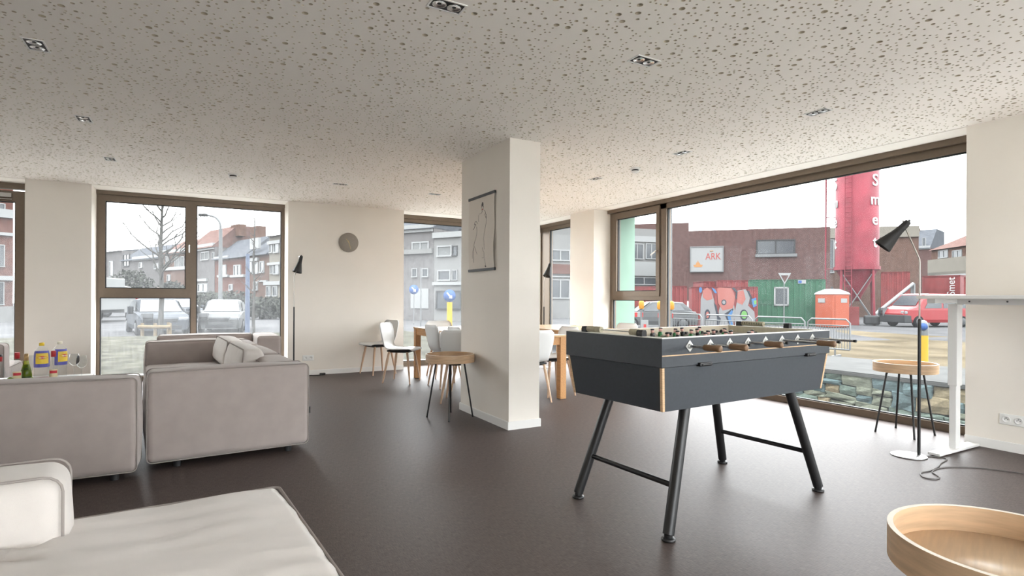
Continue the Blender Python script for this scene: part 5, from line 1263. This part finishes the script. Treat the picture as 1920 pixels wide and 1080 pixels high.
# crowd barriers
def barrier(label, pa, pb, hgt=1.0):
    e = (pb-pa); L = e.length; e.normalize(); z0 = min(site(pa.x, pa.y), site(pb.x, pb.y))+.0
    r = thing('crowd_barrier', label, 'barrier', axes((pa.x, pa.y, z0), e, (-e.y, e.x, 0), (0, 0, 1)), 'galvanised crowd barriers')
    b = MB(); b.tube([(0, 0, .18), (0, 0, hgt-.08), (.08, 0, hgt), (L-.08, 0, hgt), (L, 0, hgt-.08), (L, 0, .18)], .019, 8); b.cyl((0, 0, .18), (L, 0, .18), .019, n=8); b.cyl((0, 0, hgt-.14), (L, 0, hgt-.14), .012, n=8); b.build('frame', 'galvanised', r)
    n = 16
    for i in range(1, n): b = MB(); b.cyl((L*i/n, 0, .18), (L*i/n, 0, hgt-.14), .007, n=6); b.build('bar', 'galvanised', r)
    for x in (.3, L-.3):
        b = MB(); b.box(x-.02, x+.02, -.3, .3, 0, .04); b.cyl((x, 0, .03), (x, 0, .2), .018, n=8); b.build('foot', 'galvanised', r)
    return r
us = [(1236, 17.0), (1322, 15.3), (1416, 13.9), (1515, 12.8), (1600, 12.0)]
labs = ['crowd barrier in front of the graffiti container, nearest the mullion', 'crowd barrier below the graffiti lettering', 'crowd barrier in front of the green container', 'crowd barrier in front of the orange toilet, ending above the tray table']
for i in range(4): barrier(labs[i], flat(PX(us[i][0], 560, us[i][1])), flat(PX(us[i+1][0]-6, 560, us[i+1][1]+.12)), .84)
# red-white road works boards with amber lamps
def board(label, pa, pb):
    e = (pb-pa); L = e.length; e.normalize(); z0 = site(pa.x, pa.y)
    r = thing('warning_barrier', label, 'barrier', axes((pa.x, pa.y, z0), e, (-e.y, e.x, 0), (0, 0, 1)), 'red and white warning barriers')
    for z in (.15, .72):
        b = MB(); b.box(0, L, -.015, .015, z, z+.13); pk = b.build('plank', 'ext_white', r)
        n = 5
        for i in range(n):
            if i % 2 == 0: c = MB(); c.box(L*i/n, L*(i+1)/n, -.018, .018, z+.002, z+.128); c.build('red_field', 'barrier_red', pk)
    for x in (.05, L-.05):
        b = MB(); b.box(x-.025, x+.025, -.025, .025, 0, .95); b.box(x-.12, x+.12, -.2, .2, 0, .05); b.build('post', 'galvanised', r)
        b = MB(); b.lathe([(.06, .95), (.075, 1.0), (.075, 1.13), (.05, 1.18), (0, 1.19)], 14, (x, 0, 0)); b.build('amber_lamp', 'amber', r)
    return r
board('red and white warning board below the small opening window, left one', flat(PX(1180, 560, 15.8)), flat(PX(1206, 560, 15.6)))
board('red and white warning board below the small opening window, beside the mullion', flat(PX(1234, 560, 15.5)), flat(PX(1262, 560, 15.2)))
p = flat(PX(1209, 560, 14.8)); r = thing('delineator', 'white delineator panel with red mark among the warning boards', 'road marker', axes((p.x, p.y, site(p.x, p.y)), (CA, -SA, 0), (SA, CA, 0), (0, 0, 1)))
b = MB(); b.box(-.09, .09, -.02, .02, .05, .66); b.build('panel', 'ext_white', r); b = MB(); b.box(-.035, .035, -.025, -.02, .2, .55); b.build('red_mark', 'barrier_red', r); b = MB(); b.box(-.25, .25, -.15, .15, 0, .08); b.build('base', 'ext_dark', r)
# ------------------------------------------------------------------ trees
def tree(label, u, d, z0, hgt, rb, seed, n=26, name='bare_tree', spread=1.0):
    p = PX(u, 560, d); r = thing(name, label, 'tree', Matrix.Translation((p.x, p.y, z0)), 'young bare street trees')
    rd = random.Random(seed); b = MB()
    pts = [Vector((.02*math.sin(i*1.7+seed), .02*math.cos(i*1.3), hgt*i/8)) for i in range(9)]
    b.tube(pts, [rb*(1-.9*i/8)+.006 for i in range(9)], 10); b.build('trunk', 'bark', r)
    for k in range(n):
        t = .32+.62*(k+.5)/n; z = hgt*t; a = rd.random()*6.28; L = (1.05-t)*hgt*.52*rd.uniform(.7, 1.1)*spread
        dr = Vector((math.cos(a), math.sin(a), 0)); q = [Vector((0, 0, z))]
        for i in range(1, 6): q.append(Vector((0, 0, z))+dr*L*(i/5)*.8+Vector((0, 0, L*.75*(i/5)**1.15))+Vector((rd.uniform(-1, 1), rd.uniform(-1, 1), 0))*.05*L)
        bb = MB(); rr = rb*.46*(1-t*.5); bb.tube(q, [rr*(1-.85*i/5)+.003 for i in range(6)], 5)
        for j in (2, 3, 4):
            a2 = a+rd.choice((-1, 1))*rd.uniform(.4, .9); d3 = Vector((math.cos(a2), math.sin(a2), .7)); bb.tube([q[j], q[j]+d3*L*.2, q[j]+d3*L*.36+Vector((0, 0, L*.08))], [rr*.4+.002, rr*.25+.002, .002], 4)
        bb.build('branch', 'bark', r)
    return r
pt = PX(302, 560, 18.5); zt_m = mound(pt.x, pt.y)
tree('young bare tree between wooden stakes in front of the dark grey car', 302, 18.5, zt_m-.02, 6.2, .085, 4, 30)
tree('thin bare sapling right of the white hatchback', 476, 19.5, -.2, 4.4, .05, 9, 14, spread=.35)
TS = thing('tree_stakes', 'wooden stake frame around the young bare tree', 'tree support', axes((pt.x, pt.y, zt_m), (CA, -SA, 0), (SA, CA, 0), (0, 0, 1)))
for x, y in ((-.42, -.3), (.05, -.38), (.48, -.3), (0, .4)):
    b = MB(); b.cyl((x, y, -.1), (x, y, .76), .055, .05, 10); b.build('stake', 'stake_wood', TS)
b = MB(); b.tube([(-.5, -.36, .64), (.05, -.44, .64), (.55, -.36, .64)], .06, 10); b.build('cross_rail', 'stake_wood', TS)
# scrubby hedges across the street
def bush(label, u, d, w_, h_, seed):
    p = PX(u, 560, d); rd = random.Random(seed); V = []; fs = []
    for i in range(1500):
        t = rd.random()*6.28; c = rd.uniform(-1, 1); q = rd.random()**.4; s = math.sqrt(1-c*c)
        o = Vector((math.cos(t)*s*q*w_/2, math.sin(t)*s*q*w_*.3, h_*.5+c*q*h_*.5)); a = Vector((rd.uniform(-1, 1), rd.uniform(-1, 1), rd.uniform(-1, 1))).normalized()*.16; b2 = a.orthogonal().normalized()*.09
        n = len(V); V += [tuple(o-a), tuple(o+b2), tuple(o+a), tuple(o-b2)]; fs.append((n, n+1, n+2, n+3))
    b = MB(); b.add(V, fs); r = thing('shrub', label, 'shrub', axes((p.x, p.y, GZ), (CA, -SA, 0), (SA, CA, 0), (0, 0, 1)), 'leafless shrubs along the street')
    o = b.build('twigs', 'hedge', r); o['kind'] = 'stuff'
    b = MB()
    for k in range(3): b.cyl((rd.uniform(-.5, .5), 0, 0), (rd.uniform(-.9, .9), 0, h_*.6), .06, .03, 6)
    b.build('stem', 'bark', r); return r
bush('dark leafless shrub at the left beyond the red lorry', 245, 57, 5, 4.4, 1); bush('dark leafless shrub behind the young tree', 322, 50, 3.2, 3.0, 2); bush('scrubby hedge behind the white hatchback, left of the street lamp', 392, 41, 4, 1.9, 3)
bush('scrubby hedge behind the white hatchback, right of the street lamp', 438, 47, 4.4, 2.1, 5); bush('scrubby hedge below the cream house', 500, 40, 3.5, 1.6, 6)
